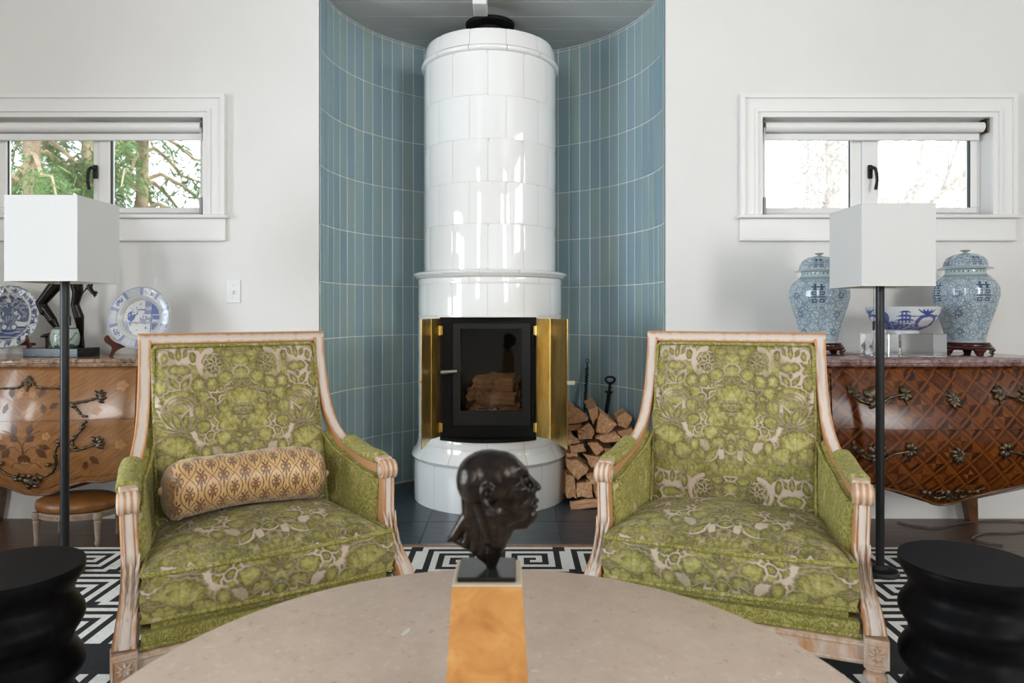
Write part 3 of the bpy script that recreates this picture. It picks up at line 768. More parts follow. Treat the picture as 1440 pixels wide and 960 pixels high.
lying(-.215, .020, Y0-.215, fz+.172, [(-.055, -.048), (.05, -.036), (.052, .022), (.0, .046), (-.045, .016)], 35, -.05, -.42, 'large split log on top of the pile behind the stove glass')
lying(-.225, -.120, Y0-.268, fz+.020, [(-.012, -.018), (.014, -.018), (.004, .016)], 36, .0, -.5, 'short stick of kindling beside the logs behind the stove glass')
lying(-.120, .020, Y0-.275, fz+.019, [(-.012, -.018), (.014, -.018), (.004, .014)], 37, .0, .25, 'thin stick of kindling in front of the logs behind the stove glass')
# fire tools leaning on the niche wall
def fire_tool(name, label, top, bot, kind):
    e = empty(name, bot, label=label, cat='fire tool'); b = Vector((0, 0, 0)); t = Vector(top)-Vector(bot)
    d = t.normalized(); L = t.length
    if kind == 'brush':
        MB().tube([b, t], .0045, 8).build('shaft', M['black'], e, smooth=40)
        o = MB(); sp = []
        for i in range(120):
            q = t*(.60+.36*i/119); a = i*.9
            sp.append(q + Vector((math.cos(a)*.011, math.sin(a)*.004, 0)))
        o.tube(sp, .0032, 5); o.build('twisted_grip', M['black'], e, smooth=40)
        lp = [t + Vector((.010*math.sin(a), 0, .012-.012*math.cos(a))) for a in [k*.52 for k in range(13)]]
        MB().tube(lp, .0028, 6).build('hanging_loop', M['black'], e, smooth=40)
        o = MB(); o.lathe([(0, -.02), (.02, -.02), (.026, .05), (.012, .07), (0, .07)], 14, c=(0, 0, .03)); o.build('bristles', M['black2'], e, smooth=40)
        q = t*.42; MB().tube([q-d*.012, q+d*.012], .0062, 8).build('ferrule', M['steel'], e, smooth=40)
    else:
        MB().tube([b, t*.80], [.010, .012], 8).build('shaft', M['black'], e, smooth=40)
        lp = [t*.87 + Vector((.027*math.sin(a)*(1-.25*math.cos(a)), 0, .018-.020*math.cos(a))) for a in [k*2*math.pi/22 for k in range(22)]]
        MB().tube(lp, .006, 8, closed=True, up=(0, 1, 0)).build('handle_loop', M['black'], e, smooth=40)
        o = MB(); o.tube([t*.80, t*.88], .008, 8); o.tube([t*.80-Vector((.024, 0, .0)), t*.80+Vector((.020, 0, -.004))], .006, 8); o.build('collar', M['black'], e, smooth=40)
        o = MB(); o.rbox((-.05, -.004, -.0), (.05, .004, .11), .003, 1); o.build('blade', M['black2'], e)
tb = at(826, 510, 4.28); bb = (.40, 4.135, .03)
fire_tool('hearth_brush', 'thin black hearth brush with twisted wire grip leaning on the blue tiles', tb, (at(819.5, 620, 4.17)[0]-.02, 4.155, .012), 'brush')
fire_tool('fire_shovel', 'black iron fire shovel with loop handle leaning behind the firewood', at(861, 516, 4.14), (at(838, 640, 4.13)[0], 4.125, .004), 'shovel')
# ------------------------------------------------------------------ damask drawing (evaluated at mesh vertices)
def damask(u, v):
    """u in -1..1 across, v down in the same unit; returns bare-ground mask and nap shade"""
    a = np.abs(u); g = np.zeros_like(a); sh = .45 + .35*(vnoise(u*3+9, v*3, 5)-.5) + .25*(vnoise(a*9, v*9, 2)-.5) + .25*(vnoise(a*40, v*40, 15)-.5)
    wob = .022*(vnoise(a*14, v*14, 1)-.5); brk = .35+.65*sstep(.35, .62, vnoise(a*6, v*6, 31))
    def ell(cx, cy, rx, ry, rot=0, n=None):
        c, s = math.cos(rot), math.sin(rot); x = (a-cx)*c+(v-cy)*s; y = -(a-cx)*s+(v-cy)*c
        an = np.arctan2(y/ry, x/rx); k = 3 if min(rx, ry) < .07 else (5 if min(rx, ry) < .13 else 9)
        return (np.sqrt((x/rx)**2+(y/ry)**2)-1-.10*np.abs(np.cos(an*k)))*min(rx, ry) + wob
    def put(d, out=.014, dark=-.25, vein=None):
        nonlocal g, sh
        inside = d < 0
        g = np.where(inside, 0, g)
        g = np.maximum(g, np.clip(1-np.abs(d+.006)/(out*.95), 0, 1)**.6 * brk)
        sh = np.where(inside, .50 + 2.5*dark*np.exp(-np.abs(d+.012)/.020)*(.5+.5*(v > 0)) + .16*np.clip(-d/.05, 0, 1) + .34*(vnoise(a*24, v*24, 4)-.5) + .25*(vnoise(a*60, v*60, 14)-.5), sh)
        sh = np.where((d >= 0) & (d < .03), sh-.16*(1-d/.03), sh)
        if vein is not None:
            cx, cy, k = vein; an = np.arctan2(v-cy, a-cx)
            rib = np.clip(1-np.abs(np.sin(an*k))*3.2, 0, 1)*(d < -.018); g = np.maximum(g, rib*.35*brk); sh = sh-.30*rib
    def bare(d):
        nonlocal g
        g = np.where(d < 0, 1.0, g)
    def arc(cx, cy, r, a0, a1, wd):
        ang = np.arctan2(v-cy, a-cx); d = np.abs(np.hypot(a-cx, v-cy)-r)-wd
        m = (ang > a0) & (ang < a1); return np.where(m, d+wob, 9)
    def leaf(cx, cy, L, wd, rot):
        c, s = math.cos(rot), math.sin(rot); x = (a-cx)*c+(v-cy)*s; y = -(a-cx)*s+(v-cy)*c
        t = np.clip(x/L, 0, 1); d = np.abs(y)-wd*np.sin(np.pi*t**.8); d = np.where((x < 0) | (x > L), np.hypot(np.where(x < 0, x, x-L), y), d)
        return d + wob
    for dv in (0.0, 1.62):
        V = v; v = V-dv
        # faint all-over veins
        e = np.abs(vnoise(a*11, v*11, 3)-.5); g = np.maximum(g, .30*np.clip(1-e/.03, 0, 1)*(np.abs(v-.8) < .9)); e2 = np.abs((vnoise(a*5, v*5, 13)*7) % 1-.5); sh = sh-.18*np.clip(1-e2/.14, 0, 1)
        # ground pools
        bare(ell(.72, .17, .26, .095)); bare(ell(.72, .45, .14, .12)); bare(ell(.42, .42, .09, .05, .7)); bare(ell(.60, .66, .05, .09)); bare(ell(.95, .68, .05, .09)); bare(ell(.60, 1.0, .05, .10, .3)); bare(ell(.20, 1.25, .05, .05)); bare(np.where(v < 1.0, np.abs(np.hypot(a, (v-.86))-.56)-.065, 9) + .11*(vnoise(a*8, v*8, 8)-.38))
        bare(arc(.30, .28, .19, -1.5, 1.5, .028)); bare(arc(.45, 1.12, .125, -2.6, 1.6, .030)); bare(ell(.33, 1.32, .05, .08, .5)); bare(ell(.12, 1.42, .035, .07, .2))
        # corner: V leaves and two buds
        put(leaf(.72, .20, .26, .05, -2.5)); put(leaf(.72, .20, .26, .05, -.6)); put(leaf(.72, .23, .2, .05, -1.57))
        put(ell(.56, .18, .052, .095, .15)); put(ell(.88, .18, .052, .095, -.15)); put(ell(.985, .2, .04, .08))
        # bell
        put(ell(.72, .33, .15, .075)); put(leaf(.72, .58, .22, .045, -2.2)); put(leaf(.72, .58, .22, .045, -.95)); put(ell(.72, .43, .028, .045))
        put(ell(.50, .52, .09, .10)); put(ell(.93, .53, .08, .11))
        # shell with ribs
        put(ell(.72, .72, .21, .15))
        for r in (.06, .10, .14, .18): put(np.abs(np.hypot(a-.72, (v-.80)*1.1)-r)-.012 + np.where(v > .78, 1, 0), .010, -.1)
        # palmette
        for q, L in ((-2.75, .34), (-2.35, .36), (-.4, .34), (-.8, .36), (-1.95, .3), (-1.2, .3)): put(leaf(.72, 1.06, L, .06, q))
        # crown lobe and rosettes
        put(ell(0, .27, .30, .17), vein=(0, .45, 7)); put(ell(.31, .27, .13, .13))
        for q in range(7): put(leaf(.31, .27, .125, .034, q*.8976+.3), .009)
        put(ell(.31, .27, .028, .028), .009)
        put(ell(0, .25, .12, .1), .009); put(ell(.15, .14, .10, .06), .009)
        # wreath
        for q in np.linspace(-math.pi/2, .75, 7): put(ell(.50*math.cos(q), .86+.46*math.sin(q), .098, .098), vein=(.50*math.cos(q), .86+.46*math.sin(q), 4))
        for q in np.linspace(-math.pi/2+.2, .6, 5): put(ell(.40*math.cos(q), .86+.37*math.sin(q), .05, .05), .010)
        put(ell(0, .92, .315, .36), vein=(0, 1.3, 9)); put(ell(0, .86, .16, .075), .010); put(ell(0, .86, .055, .035), .009); put(ell(.22, .76, .07, .045, .6), .009)
        put(leaf(0, 1.18, .22, .045, -1.1), .010); put(leaf(0, 1.18, .2, .05, -.45), .010); put(ell(0, 1.02, .05, .09), .009)
        # scrolls below
        put(ell(.40, 1.13, .055, .055), .010); put(ell(.78, 1.24, .22, .14), vein=(.78, 1.42, 8)); put(ell(.90, 1.42, .13, .12), vein=(.9, 1.55, 6)); put(ell(.60, 1.42, .12, .12), vein=(.6, 1.55, 6))
        put(ell(.25, 1.18, .11, .10)); put(ell(.14, 1.30, .10, .09)); put(ell(0, 1.36, .07, .07)); put(leaf(.3, 1.55, .3, .06, -1.0)); put(leaf(.3, 1.55, .3, .06, -2.2)); put(ell(.45, 1.33, .07, .1, .4))
        v = V
    fade = sstep(.28, .56, vnoise(u*2.1+3, v*2.1, 11)*.7+.3*vnoise(u*7, v*7, 12)); g = g*(.38+.62*fade)
    e3 = np.abs((vnoise(u*16, v*16, 21)*3) % 1-.5); g = np.maximum(g, .22*np.clip(1-e3/.10, 0, 1)*(1-fade)); sh = sh+.10*(1-fade)
    return np.clip(g, 0, 1), np.clip(sh, 0, 1)
def velvet_grid(mb, P, u, v, nrm_scale=.0022, flip=False, nap=0.0, gain=1.1):
    """grid of points with damask mapped; bare ground is recessed"""
    g, s = damask(u, v)
    g2, s2 = damask((np.abs(u)*2.3+.4) % 2-1, (v*2.3) % 1.62)            # small-scale tracery inside the large motifs
    g = np.maximum(g, .26*g2*(g < .35)); s = np.clip((.78*s+.22*s2-.46)*1.5+.47+nap, 0, 1); g = np.clip(g*gain, 0, 1); P = np.asarray(P, float)
    du = np.gradient(P, axis=1); dv = np.gradient(P, axis=0); n = np.cross(du, dv); n /= np.linalg.norm(n, axis=2, keepdims=True)+1e-12
    if flip: n = -n
    P = P - n*(g*nrm_scale)[..., None]
    mb.grid(P, pat=g, shade=s); return mb
# ------------------------------------------------------------------ armchair (local: faces -y, stands on z=0)
REED = [(-.5, .5), (-.5, -.32), (-.44, -.5), (-.34, -.46), (-.26, -.36), (-.18, -.46), (-.07, -.5), (.07, -.5), (.18, -.46), (.26, -.36), (.34, -.46), (.44, -.5), (.5, -.32), (.5, .5)]
MOULD = [(-.5, .5), (-.5, -.44), (-.43, -.5), (-.32, -.44), (-.15, -.37), (.15, -.37), (.32, -.44), (.43, -.5), (.5, -.44), (.5, .5)]
MOULDW = [.9, 1, 1, .45, 0, 0, .45, 1, 1, .9]
REEDW = [.6, .9, .8, .2, .75, .1, 0, 0, .1, .75, .2, .8, .9, .6]
def armchair(name):
    e = empty(name); e.scale = (1, 1, .9875)
    # ---- wooden frame
    for s in (-1, 1):
        pth = spline([(s*.283, .2835, .985), (s*.285, .262, .88), (s*.292, .228, .76), (s*.304, .180, .675), (s*.322, .105, .617), (s*.338, .04, .590), (s*.349, -.08, .576), (s*.355, -.165, .578)], 6)
        MB().sweep(pth, [(a*.036, b*.030) for a, b in MOULD], wear=MOULDW).build('back_post', M['limed'], e, smooth=50)
        fp = spline([(s*.358, -.197, .570), (s*.357, -.200, .52), (s*.354, -.204, .45), (s*.354, -.222, .385), (s*.361, -.260, .325), (s*.370, -.300, .280), (s*.374, -.318, .243)], 5)
        q = [(.040+.014*t**2, .038+.012*t) for t in np.linspace(0, 1, len(fp))]
        MB().sweep(fp, REED, q, wear=REEDW).build('arm_post', M['limed'], e, smooth=50)
        # acanthus leaf carved on the post
        lf = MB()
        for k in range(5):
            i0 = 12 + k*3
            for sd in (-1, 0, 1):
                c0 = Vector(fp[min(i0+4, len(fp)-1)]); c1 = Vector(fp[max(i0-2, 0)])
                off = Vector((sd*.014, -.024, 0)); tip = Vector((sd*.020, -.027, 0))
                lf.tube([c0+off*.9, (c0+c1)/2+off+Vector((0, -.002, 0)), c1+tip], [.003, .0055, .001], 6)
        lf.build('carved_leaf', M['limed'], e, smooth=60)
        # scrolled knob: reeded roll, axis across
        kn = MB(); prof = []
        for t in np.linspace(-1, 1, 25): prof.append((.0285 + .0025*abs(math.cos(t*math.pi*1.5)), t*.0235))
        prof = [(0, -.026), (.012, -.0265), (.016, -.024), (.024, -.0255)] + prof + [(.024, .0255), (.016, .024), (.012, .0265), (0, .026)]
        wr = [0, .2, .9, .2] + [.1+.8*abs(math.sin(t*math.pi*1.5))**2 for t in np.linspace(-1, 1, 25)] + [.2, .9, .2, 0]
        Mk = Matrix.Translation((s*.359, -.203, .578)) @ Matrix.Rotation(R_(90), 4, 'Y')
        kn.lathe(prof, 28, M=Mk, wear=np.repeat(wr, 28)); kn.build('arm_knob', M['limed'], e, smooth=60)
        MB().rbox((s*.356-.022, -.196, .596), (s*.356+.022, -.150, .614), .004, 2).build('pad_block', M['limed'], e)
        # block with rosette and turned leg
        bl = MB(); bl.rbox((s*.374-.029, -.349, .170), (s*.374+.029, -.291, .245), .002, 1)
        bo = bl.build('leg_block', M['limed'], e)
        ro = MB(); c0 = Vector((s*.374, -.3495, .2075))
        for k in range(8):
            a = k*math.pi/4; ro.tube([c0, c0+Vector((.010*math.cos(a), -.004, .010*math.sin(a))), c0+Vector((.021*math.cos(a), 0, .021*math.sin(a)))], [.002, .005, .001], 6)
        ro.tube([c0+Vector((0, 0, 0)), c0+Vector((0, -.006, 0))], [.005, .003], 8)
        for d in ((-1, 0), (1, 0), (0, -1), (0, 1)):
            p = Vector((d[0]*.0255, -.0005, d[1]*.0255)); t = Vector((d[1]*.025, 0, d[0]*.025)); ro.tube([c0+p-t, c0+p+t], .0025, 6)
        ro.build('rosette', M['limed'], bo, smooth=60)
        lg = MB(); lg.lathe([(.0, .170), (.026, .170), (.028, .163), (.022, .156), (.021, .150), (.027, .145), (.029, .137), (.026, .129), (.022, .124), (.0225, .115), (.019, .06), (.0155, .025), (.018, .018), (.016, .004), (.012, 0), (0, 0)], 20, c=(s*.374, -.32, 0))
        lg.build('leg', M['limed'], e, smooth=40)
        lg = MB(); lg.sweep([(s*.27, .22, .235), (s*.27, .245, .12), (s*.275, .285, 0)], [(-.02, -.02), (.02, -.02), (.02, .02), (-.02, .02)], [1.1, 1, .75]); lg.build('leg', M['limed'], e)
    tr = MB(); pr = [(.0, -.5), (.0, .5)]
    MB().sweep([(-.302, .2865, .991), (.302, .2865, .991)], [(b*.031, a*.037) for a, b in MOULD], side=(0, 1, 0), wear=MOULDW).build('top_rail', M['limed'], e, smooth=50)
    for nm, a, b in (('front_rail', (-.346, -.338, .172), (.346, -.306, .232)), ('back_rail', (-.25, .205, .172), (.25, .235, .235))):
        r = MB(); r.rbox(a, b, .004, 2)
        if nm == 'front_rail': r.tube([(-.345, -.3385, .182), (.345, -.3385, .182)], .006, 8); r.tube([(-.345, -.3385, .224), (.345, -.3385, .224)], .005, 8)
        r.build(nm, M['limed'], e, smooth=40)
    for s in (-1, 1):
        MB().sweep([(s*.372, -.292, .203), (s*.285, .22, .203)], [(-.014, -.031), (.014, -.031), (.014, .031), (-.014, .031)]).build('side_rail', M['limed'], e)
    # ---- back upholstery
    nu, nv = 200, 210
    t = np.linspace(0, 1, nv)[:, None]; q = np.linspace(-1, 1, nu)[None, :]
    hw = .262 + .004*t; z = .968 - t*.60
    yb = .274 - .165*t - .012*t*(1-t)*4
    edge = np.minimum(1-np.abs(q), np.minimum(t, 1.0)*2.2); puff = .034*(1-np.exp(-edge/.10))
    tw = .012*np.sin(np.pi*t)*(q**2)
    P = np.stack([q*hw, yb-puff+0*q, z+0*q], -1)
    mb = MB(); velvet_grid(mb, P, q*np.ones_like(t), (t*.60/.264)+.03+0*q, flip=False)
    mb.build('back_panel', M['velvet'], e, smooth=180)
    w_ = []
    for xx, zz_, yy in [(-.262, .40, .108), (-.262, .68, .196), (-.262, .955, .266), (-.250, .966, .268), (.250, .966, .268), (.262, .955, .266), (.262, .68, .196), (.262, .40, .108)]: w_.append((xx, yy-.008, zz_))
    pts = []
    for i in range(len(w_)-1):
        for k in range(14): pts.append(tuple(np.array(w_[i])*(1-k/14)+np.array(w_[i+1])*(k/14)))
    MB().tube(pts, .0065, 8).build('back_welt', M['velvet2'], e, smooth=60)
    P = np.array([[(x*.285, .322-.09*k, .985-.74*k) for x in np.linspace(-1, 1, 8)] for k in np.linspace(0, 1, 8)])
    P2 = P - np.array([0, .012, 0]); mb = MB(); mb.grid(P); mb.grid(P2); mb.build('back_cover', M['velvet2'], e)
    # ---- arms: padded side panels, arm pads
    for s in (-1, 1):
        rows = []
        for k, y in enumerate(np.linspace(.185, -.186, 26)):
            zt = np.interp(y, [-.19, -.1, .04, .11, .18], [.560, .562, .582, .607, .655]); x1 = np.interp(y, [-.19, .04, .18], [.374, .356, .318]); th = .060 - .016*abs(y/.19)**3
            if y < -.17: th *= .85
            zb = .262; rr = .022; sec = []
            for (cx, cz, a0) in ((x1-rr*.5, zb+rr, -90), (x1-rr*.5, zt-rr, 0), (x1-th+rr, zt-rr, 90), (x1-th+rr, zb+rr, 180)):
                for a in (0, 22.5, 45, 67.5, 90):
                    aa = R_(a0+a); sec.append([s*(cx+rr*math.cos(aa)*(.5 if a0 in (-90, 0) else 1)), y, cz+rr*math.sin(aa)])
            # denser inner face
            out = []
            for i, p in enumerate(sec):
                qn = sec[(i+1) % len(sec)]; m = 10 if np.hypot(p[0]-qn[0], p[2]-qn[2]) > .15 else 1
                for j in range(m):
                    tt = j/m; b = [p[i2]*(1-tt)+qn[i2]*tt for i2 in range(3)]
                    if m > 1 and abs(b[0]) < x1-th+.01: b[0] -= s*.012*math.sin(math.pi*tt)
                    out.append(tuple(b))
            rows.append(out)
        mb = MB(); mb.grid(rows, cv=True); n = len(rows[0]); mb.f += [tuple(range(n)), tuple(range(len(rows)*n-1, len(rows)*n-n-1, -1))]; mb.m += [0, 0]
        mb.build('arm_panel', M['velvet2'], e, smooth=60)
        inner = [(s*(np.interp(y, [-.19, .04, .18], [.374, .356, .318])-.052), y, np.interp(y, [-.19, -.1, .04, .11, .18], [.560, .562, .582, .607, .655])-.006) for y in np.linspace(.18, -.18, 24)]
        MB().tube(inner, .0062, 8).build('arm_welt', M['velvet2'], e, smooth=60)
        pd = spline([(s*.328, .078, .633), (s*.338, .04, .622), (s*.347, -.05, .608), (s*.354, -.13, .606), (s*.356, -.158, .604)], 6)
        k = len(pd); rs = [.030*min(1, .55+2.2*min(i, k-1-i)/k*3) for i in range(k)]
        MB().tube(pd, rs, 16, flat=.72).build('arm_pad', M['velvet2'], e, smooth=60)
    # ---- seat deck
    dk = MB(); bm = bmesh.new()
    pl = [(-.338, -.322), (.338, -.322), (.325, -.18), (.262, .20), (-.262, .20), (-.325, -.18)]
    fv = [bm.verts.new((x, y, .228)) for x, y in pl]; bm.faces.new(fv); ex = bmesh.ops.extrude_face_region(bm, geom=bm.faces[:])
    for v in [g for g in ex['geom'] if isinstance(g, bmesh.types.BMVert)]: v.co.z = .295
    bmesh.ops.bevel(bm, geom=[x for x in bm.edges if all(v.co.z > .29 for v in x.verts)], offset=.022, segments=4, affect='EDGES')
    dk.bm(bm); dk.build('seat_deck', M['velvet2'], e, smooth=50)
    MB().tube([(-.343, -.324, .238), (.343, -.324, .238)], .006, 8).build('deck_welt', M['velvet2'], e, smooth=60)
    # ---- loose cushion
    def cush(a, b, sag=0):      # a -1..1 across, b 0 front..1 back -> x,y
        hw2 = np.interp(b, [0, .2, 1], [.331, .318, .252]); return a*hw2, -.300 + b*.475 - .016*(1-a**2)*(b < .5)*(1-2*b)
    nu, nv = 210, 160
    a = np.linspace(-1, 1, nu)[None, :]*np.ones((nv, 1)); b = np.linspace(0, 1, nv)[:, None]*np.ones((1, nu))
    x, y = cush(a, b); d = np.minimum((1-np.abs(a))*.3, np.minimum(b, 1-b)*.47)
    top = .412 + .052*(1-np.exp(-d/.07)) + .004*np.sin(a*5+b*3)
    cu = MB(); velvet_grid(cu, np.stack([x, y, top], -1), x/.31, (b-.62)*-1.45+.80, flip=True, nap=-.20, gain=1.7)
    # border band
    per = [(-1+2*i/250, 0) for i in range(250)] + [(1, i/150) for i in range(150)] + [(1-2*i/60, 1) for i in range(60)] + [(-1, 1-i/150) for i in range(150)]
    per.append(per[0]); PA = np.array(per); px_, py_ = cush(PA[:, 0], PA[:, 1]); tt = np.linspace(0, 1, 48)[:, None]
    ctr = np.array([0, -.06]); dx, dy = px_-ctr[0], py_-ctr[1]; L = np.hypot(dx, dy)
    bul = .012*np.sin(np.pi*tt)
    P = np.stack([px_[None, :]+dx/L*bul, py_[None, :]+dy/L*bul, .412-.118*tt+0*px_[None, :]], -1)
    s_ = np.concatenate([[0], np.cumsum(np.hypot(np.diff(px_), np.diff(py_)))]); ul = (s_-.33)/.31; ul = (ul+1) % 2 - 1
    velvet_grid(cu, P, ul[None, :]+0*tt, 1.02+tt*.42+0*ul[None, :], flip=True, nap=-.06, gain=1.3)
    co = cu.build('seat_cushion', M['velvet'], e, smooth=60, recalc=False)
    for zw in (.412, .296):
        MB().tube([(px_[i]*1.006, py_[i]-.002, zw) for i in range(len(per)-1)], .0065, 8, closed=True).build('cushion_welt', M['velvet2'], co, smooth=60)
    for k in kids(e)+[g for c in kids(e) for g in kids(c)]:          # rubbed-back finish on plain members
        if k.data.materials[0] == M['limed'] and 'wear' not in k.data.attributes:
            w2 = k.data.attributes.new('wear', 'FLOAT', 'POINT'); w2.data.foreach_set('value', [.40]*len(k.data.vertices))
    return e
ch = armchair('armchair')
tag(ch, 'green damask velvet armchair with an empty seat in front of the firewood', 'armchair', 'green velvet armchairs')
ch2 = copy_tree(ch)
tag(ch2, 'green damask velvet armchair holding the gold patterned bolster', 'armchair', 'green velvet armchairs')
ch.location = (.690, 2.174, 0.006); ch.rotation_euler = (0, 0, -.359)
ch2.location = (-.806, 2.139, 0.006); ch2.rotation_euler = (0, 0, .570)
# ---- bolster lying against the back of that chair
def fleur(x, y):
    """brown motif in a unit cell (-.5...5, -.5...5)"""
    def el(cx, cy, rx, ry, r=0):
        c, s = math.cos(r), math.sin(r); X = (np.abs(x)-cx)*c+(y-cy)*s; Y = -(np.abs(x)-cx)*s+(y-cy)*c; return np.hypot(X/rx, Y/ry) < 1
    m = el(0, .20, .055, .16) | el(.12, .14, .05, .11, -.5) | el(0, -.05, .05, .10) | el(.10, -.17, .045, .11, .7) | el(0, -.27, .035, .08) | el(0, .40, .03, .06)
    rr = np.abs(np.hypot(np.abs(x)-.15, y-.02)-.085) < .028
    return m | rr
def bolster():
    e = empty('bolster_cushion', (0, 0, 0), label='gold satin bolster with brown damask print lying in a green armchair', cat='cushion')
    n, m = 330, 330; L = .50; r = .083
    s = np.linspace(0, 1, n)[:, None]; th = np.linspace(0, 2*np.pi, m)[None, :]
    X = (s-.5)*L
    ends = np.minimum(s, 1-s)*L; rr = r*np.clip(np.sqrt(np.clip(1-((.045-np.minimum(ends, .045))/.045)**2, 0, 1))*.75+.25, 0, 1)
    rr = rr*(1+.03*np.sin(s*9+1)+.012*np.sin(s*40+np.sin(th*2)*2)*np.clip(np.sin(th), 0, 1)) * (1+.04*np.sin(th*3+s*14)*(ends < .05))
    droop = -.03*(2*s-1)**2
    Y = rr*np.cos(th) - .02*np.cos(s*3); Zc = rr*np.sin(th)*1.0 + droop*.5
    cw, chh = .064, .088
    uu = X/cw; vv = th*r/chh + 0*s
    fr = lambda q: q-np.floor(q)-.5
    ax_, ay_ = fr(uu+.5), fr(vv+.5); bx_, by_ = fr(uu), fr(vv)
    wd = .37*np.cos(np.pi*ay_)**.9                      # pointed ogee with a fleuron, fleurons between
    og = np.abs(np.abs(ax_)-wd) < .026
    A = (fleur(ax_*1.12, ay_*1.15) & (np.abs(ax_) < wd)) | fleur(bx_*1.0, by_*.98)
    pat = np.where(A | og, .82, 0.0)
    capd = (ends < .02)*.5
    mb = MB(); mb.grid(np.stack([X+0*th, Y, Zc], -1), pat=np.maximum(pat, capd+0*th))
    k = len(mb.v)
    mb.f += [tuple(range(m)), tuple(range(n*m-1, n*m-m-1, -1))]; mb.m += [0, 0]
    mb.build('cover', M['bolster'], e, smooth=180)
    for sg in (-1, 1):
        o = MB(); o.lathe([(0, .012), (.008, .010), (.012, .004), (.012, 0), (0, 0)], 14, M=Matrix.Translation((sg*L/2*.99, -.012, -.012)) @ Matrix.Rotation(sg*R_(90), 4, 'Y')); o.build('button', M['bolster'], e, smooth=40)
    return e
bo = bolster()
Mc = Matrix.Translation((-.806, 2.139, .006)) @ Matrix.Rotation(.570, 4, 'Z')
bo.matrix_world = Mc @ Matrix.Translation((-.012, .035, .545)) @ Matrix.Rotation(R_(4), 4, 'Z') @ Matrix.Rotation(R_(2), 4, 'Y')
# ------------------------------------------------------------------ rug
FRET = ["##########..", "#...........", "#.########.#", "#.#......#.#", "#.#.####.#.#", "#.#.#..#.#.#", "#.#.#.##.#.#", "#.#.#....#.#", "#.#.######.#", "#.#........#", "..##########", "............"]
cs = .0265; rx0, ry1 = -1.99, F*EYE/(773-HOR); nx, ny = 148, 106
rows = [[(rx0+i*cs, ry1-j*cs, .0125) for i in range(nx+1)] for j in range(ny+1)]
mb = MB(); mb.grid(rows)
for j in range(ny):
    for i in range(nx):
        blk = j // 12; ii = (i + 6*(blk % 2)) % 12; jj = j % 12
        c = FRET[jj][ii if blk % 2 == 0 else 11-ii] != '#'
        if 34 <= j < 41 : c = True
        mb.m[j*nx+i] = 1 if c else 0
x1, y0 = rx0+nx*cs, ry1-ny*cs
mb.box((rx0, y0, .004), (x1, ry1, .0118), 1)
rug = mb.build('area_rug', [M['rug_w'], M['rug_b']], recalc=False)
tag(rug, 'black and ivory wool rug with a Greek key pattern under the armchairs', 'rug')
RUGZ = .0126
# lift what stands on the rug
for o in (ch, ch2): o.location.z = RUGZ
bo.location.z += RUGZ-.006
# ------------------------------------------------------------------ stone table with bronze head on a pedestal
TX, TY, TZ, TR = -.040, .983, .486, .603
t = empty('coffee_table', (TX, TY, RUGZ), label='round beige stone coffee table carrying the bronze head', cat='table')
zt = TZ-RUGZ
MB().lathe([(0, zt-.038), (TR-.02, zt-.038), (TR-.004, zt-.034), (TR, zt-.026), (TR, zt-.006), (TR-.002, zt-.002), (TR-.006, zt), (0, zt)], 128).build('table_top', M['stone'], t, smooth=30)
MB().lathe([(0, 0), (.26, 0), (.26, .02), (.20, .04), (.17, .12), (.17, zt-.09), (.22, zt-.05), (.24, zt-.038), (0, zt-.038)], 48).build('pedestal_base', M['stone'], t, smooth=30)
def inl(px, py, ang, L, W):
    p = at(px, py, (EYE-TZ)*F/(py-HOR)); o = MB(); pts = []
    for k in range(10):
        a = 2*math.pi*k/10; x = L*math.cos(a)*(1+.2*math.sin(3*a)); y = W*math.sin(a)
        pts.append((p[0]-TX+x*math.cos(ang)-y*math.sin(ang), p[1]-TY+x*math.sin(ang)+y*math.cos(ang)))
    o.prism(pts, zt-.001, zt+.0002, 'xy'); o.build('fossil_fleck', plain('fossil_white', (.62, .60, .57), .4), t)
inl(571, 888, 1.25, .016, .0045); inl(752, 943, .2, .008, .003)
PX, PY = -.0345, .992
ped = empty('wooden_pedestal', (PX, PY, TZ), label='tapering orange burr wood pedestal standing on the round stone table', cat='pedestal')
h = .2165; b0, b1 = .061, .0485
MB().add([(-b0,-b0,0),(b0,-b0,0),(b0,b0,0),(-b0,b0,0),(-b1,-b1,h-.003),(b1,-b1,h-.003),(b1,b1,h-.003),(-b1,b1,h-.003)], [(0,3,2,1),(4,5,6,7),(0,1,5,4),(1,2,6,5),(2,3,7,6),(3,0,4,7)]).build('shaft', M['burr'], ped)
MB().rbox((-b1, -b1, h-.003), (b1, b1, h), .001, 1).build('top_edge', M['cream_edge'], ped)
bust = empty('bust_sculpture', (PX, PY, TZ+h), label='small dark bronze sculpture of a head in profile on a black plinth', cat='sculpture')
MB().rbox((-.0425, -.040, 0), (.0400, .040, .007), .0015, 1).build('plinth', M['blackstone'], bust)
S_ = 1/970.0
def bp(px, py, dy=0): return ((px-PX*970-720)*S_, dy, (805-py)*S_ + .004)
B = []
def E_(px, py, rx, rz, ry, dy=0): B.append((bp(px, py, dy), (rx*S_, ry*S_, rz*S_)))
def C_(p, r0, q, r1, d0=0, d1=0): B.append((bp(*p, d0), r0*S_, bp(*q, d1), r1*S_))
E_(688, 676, 47, 40, 35); E_(675, 679, 34, 39, 34); E_(702, 671, 36, 33, 32)          # skull
E_(716, 700, 30, 38, 27); E_(726, 714, 24, 25, 23); E_(708, 722, 26, 24, 26)             # face and jaw
C_((706, 730), 17, (742, 734), 10); E_(747, 731, 8, 9, 10); C_((714, 738), 13, (738, 742), 7)   # jaw line, chin, beard
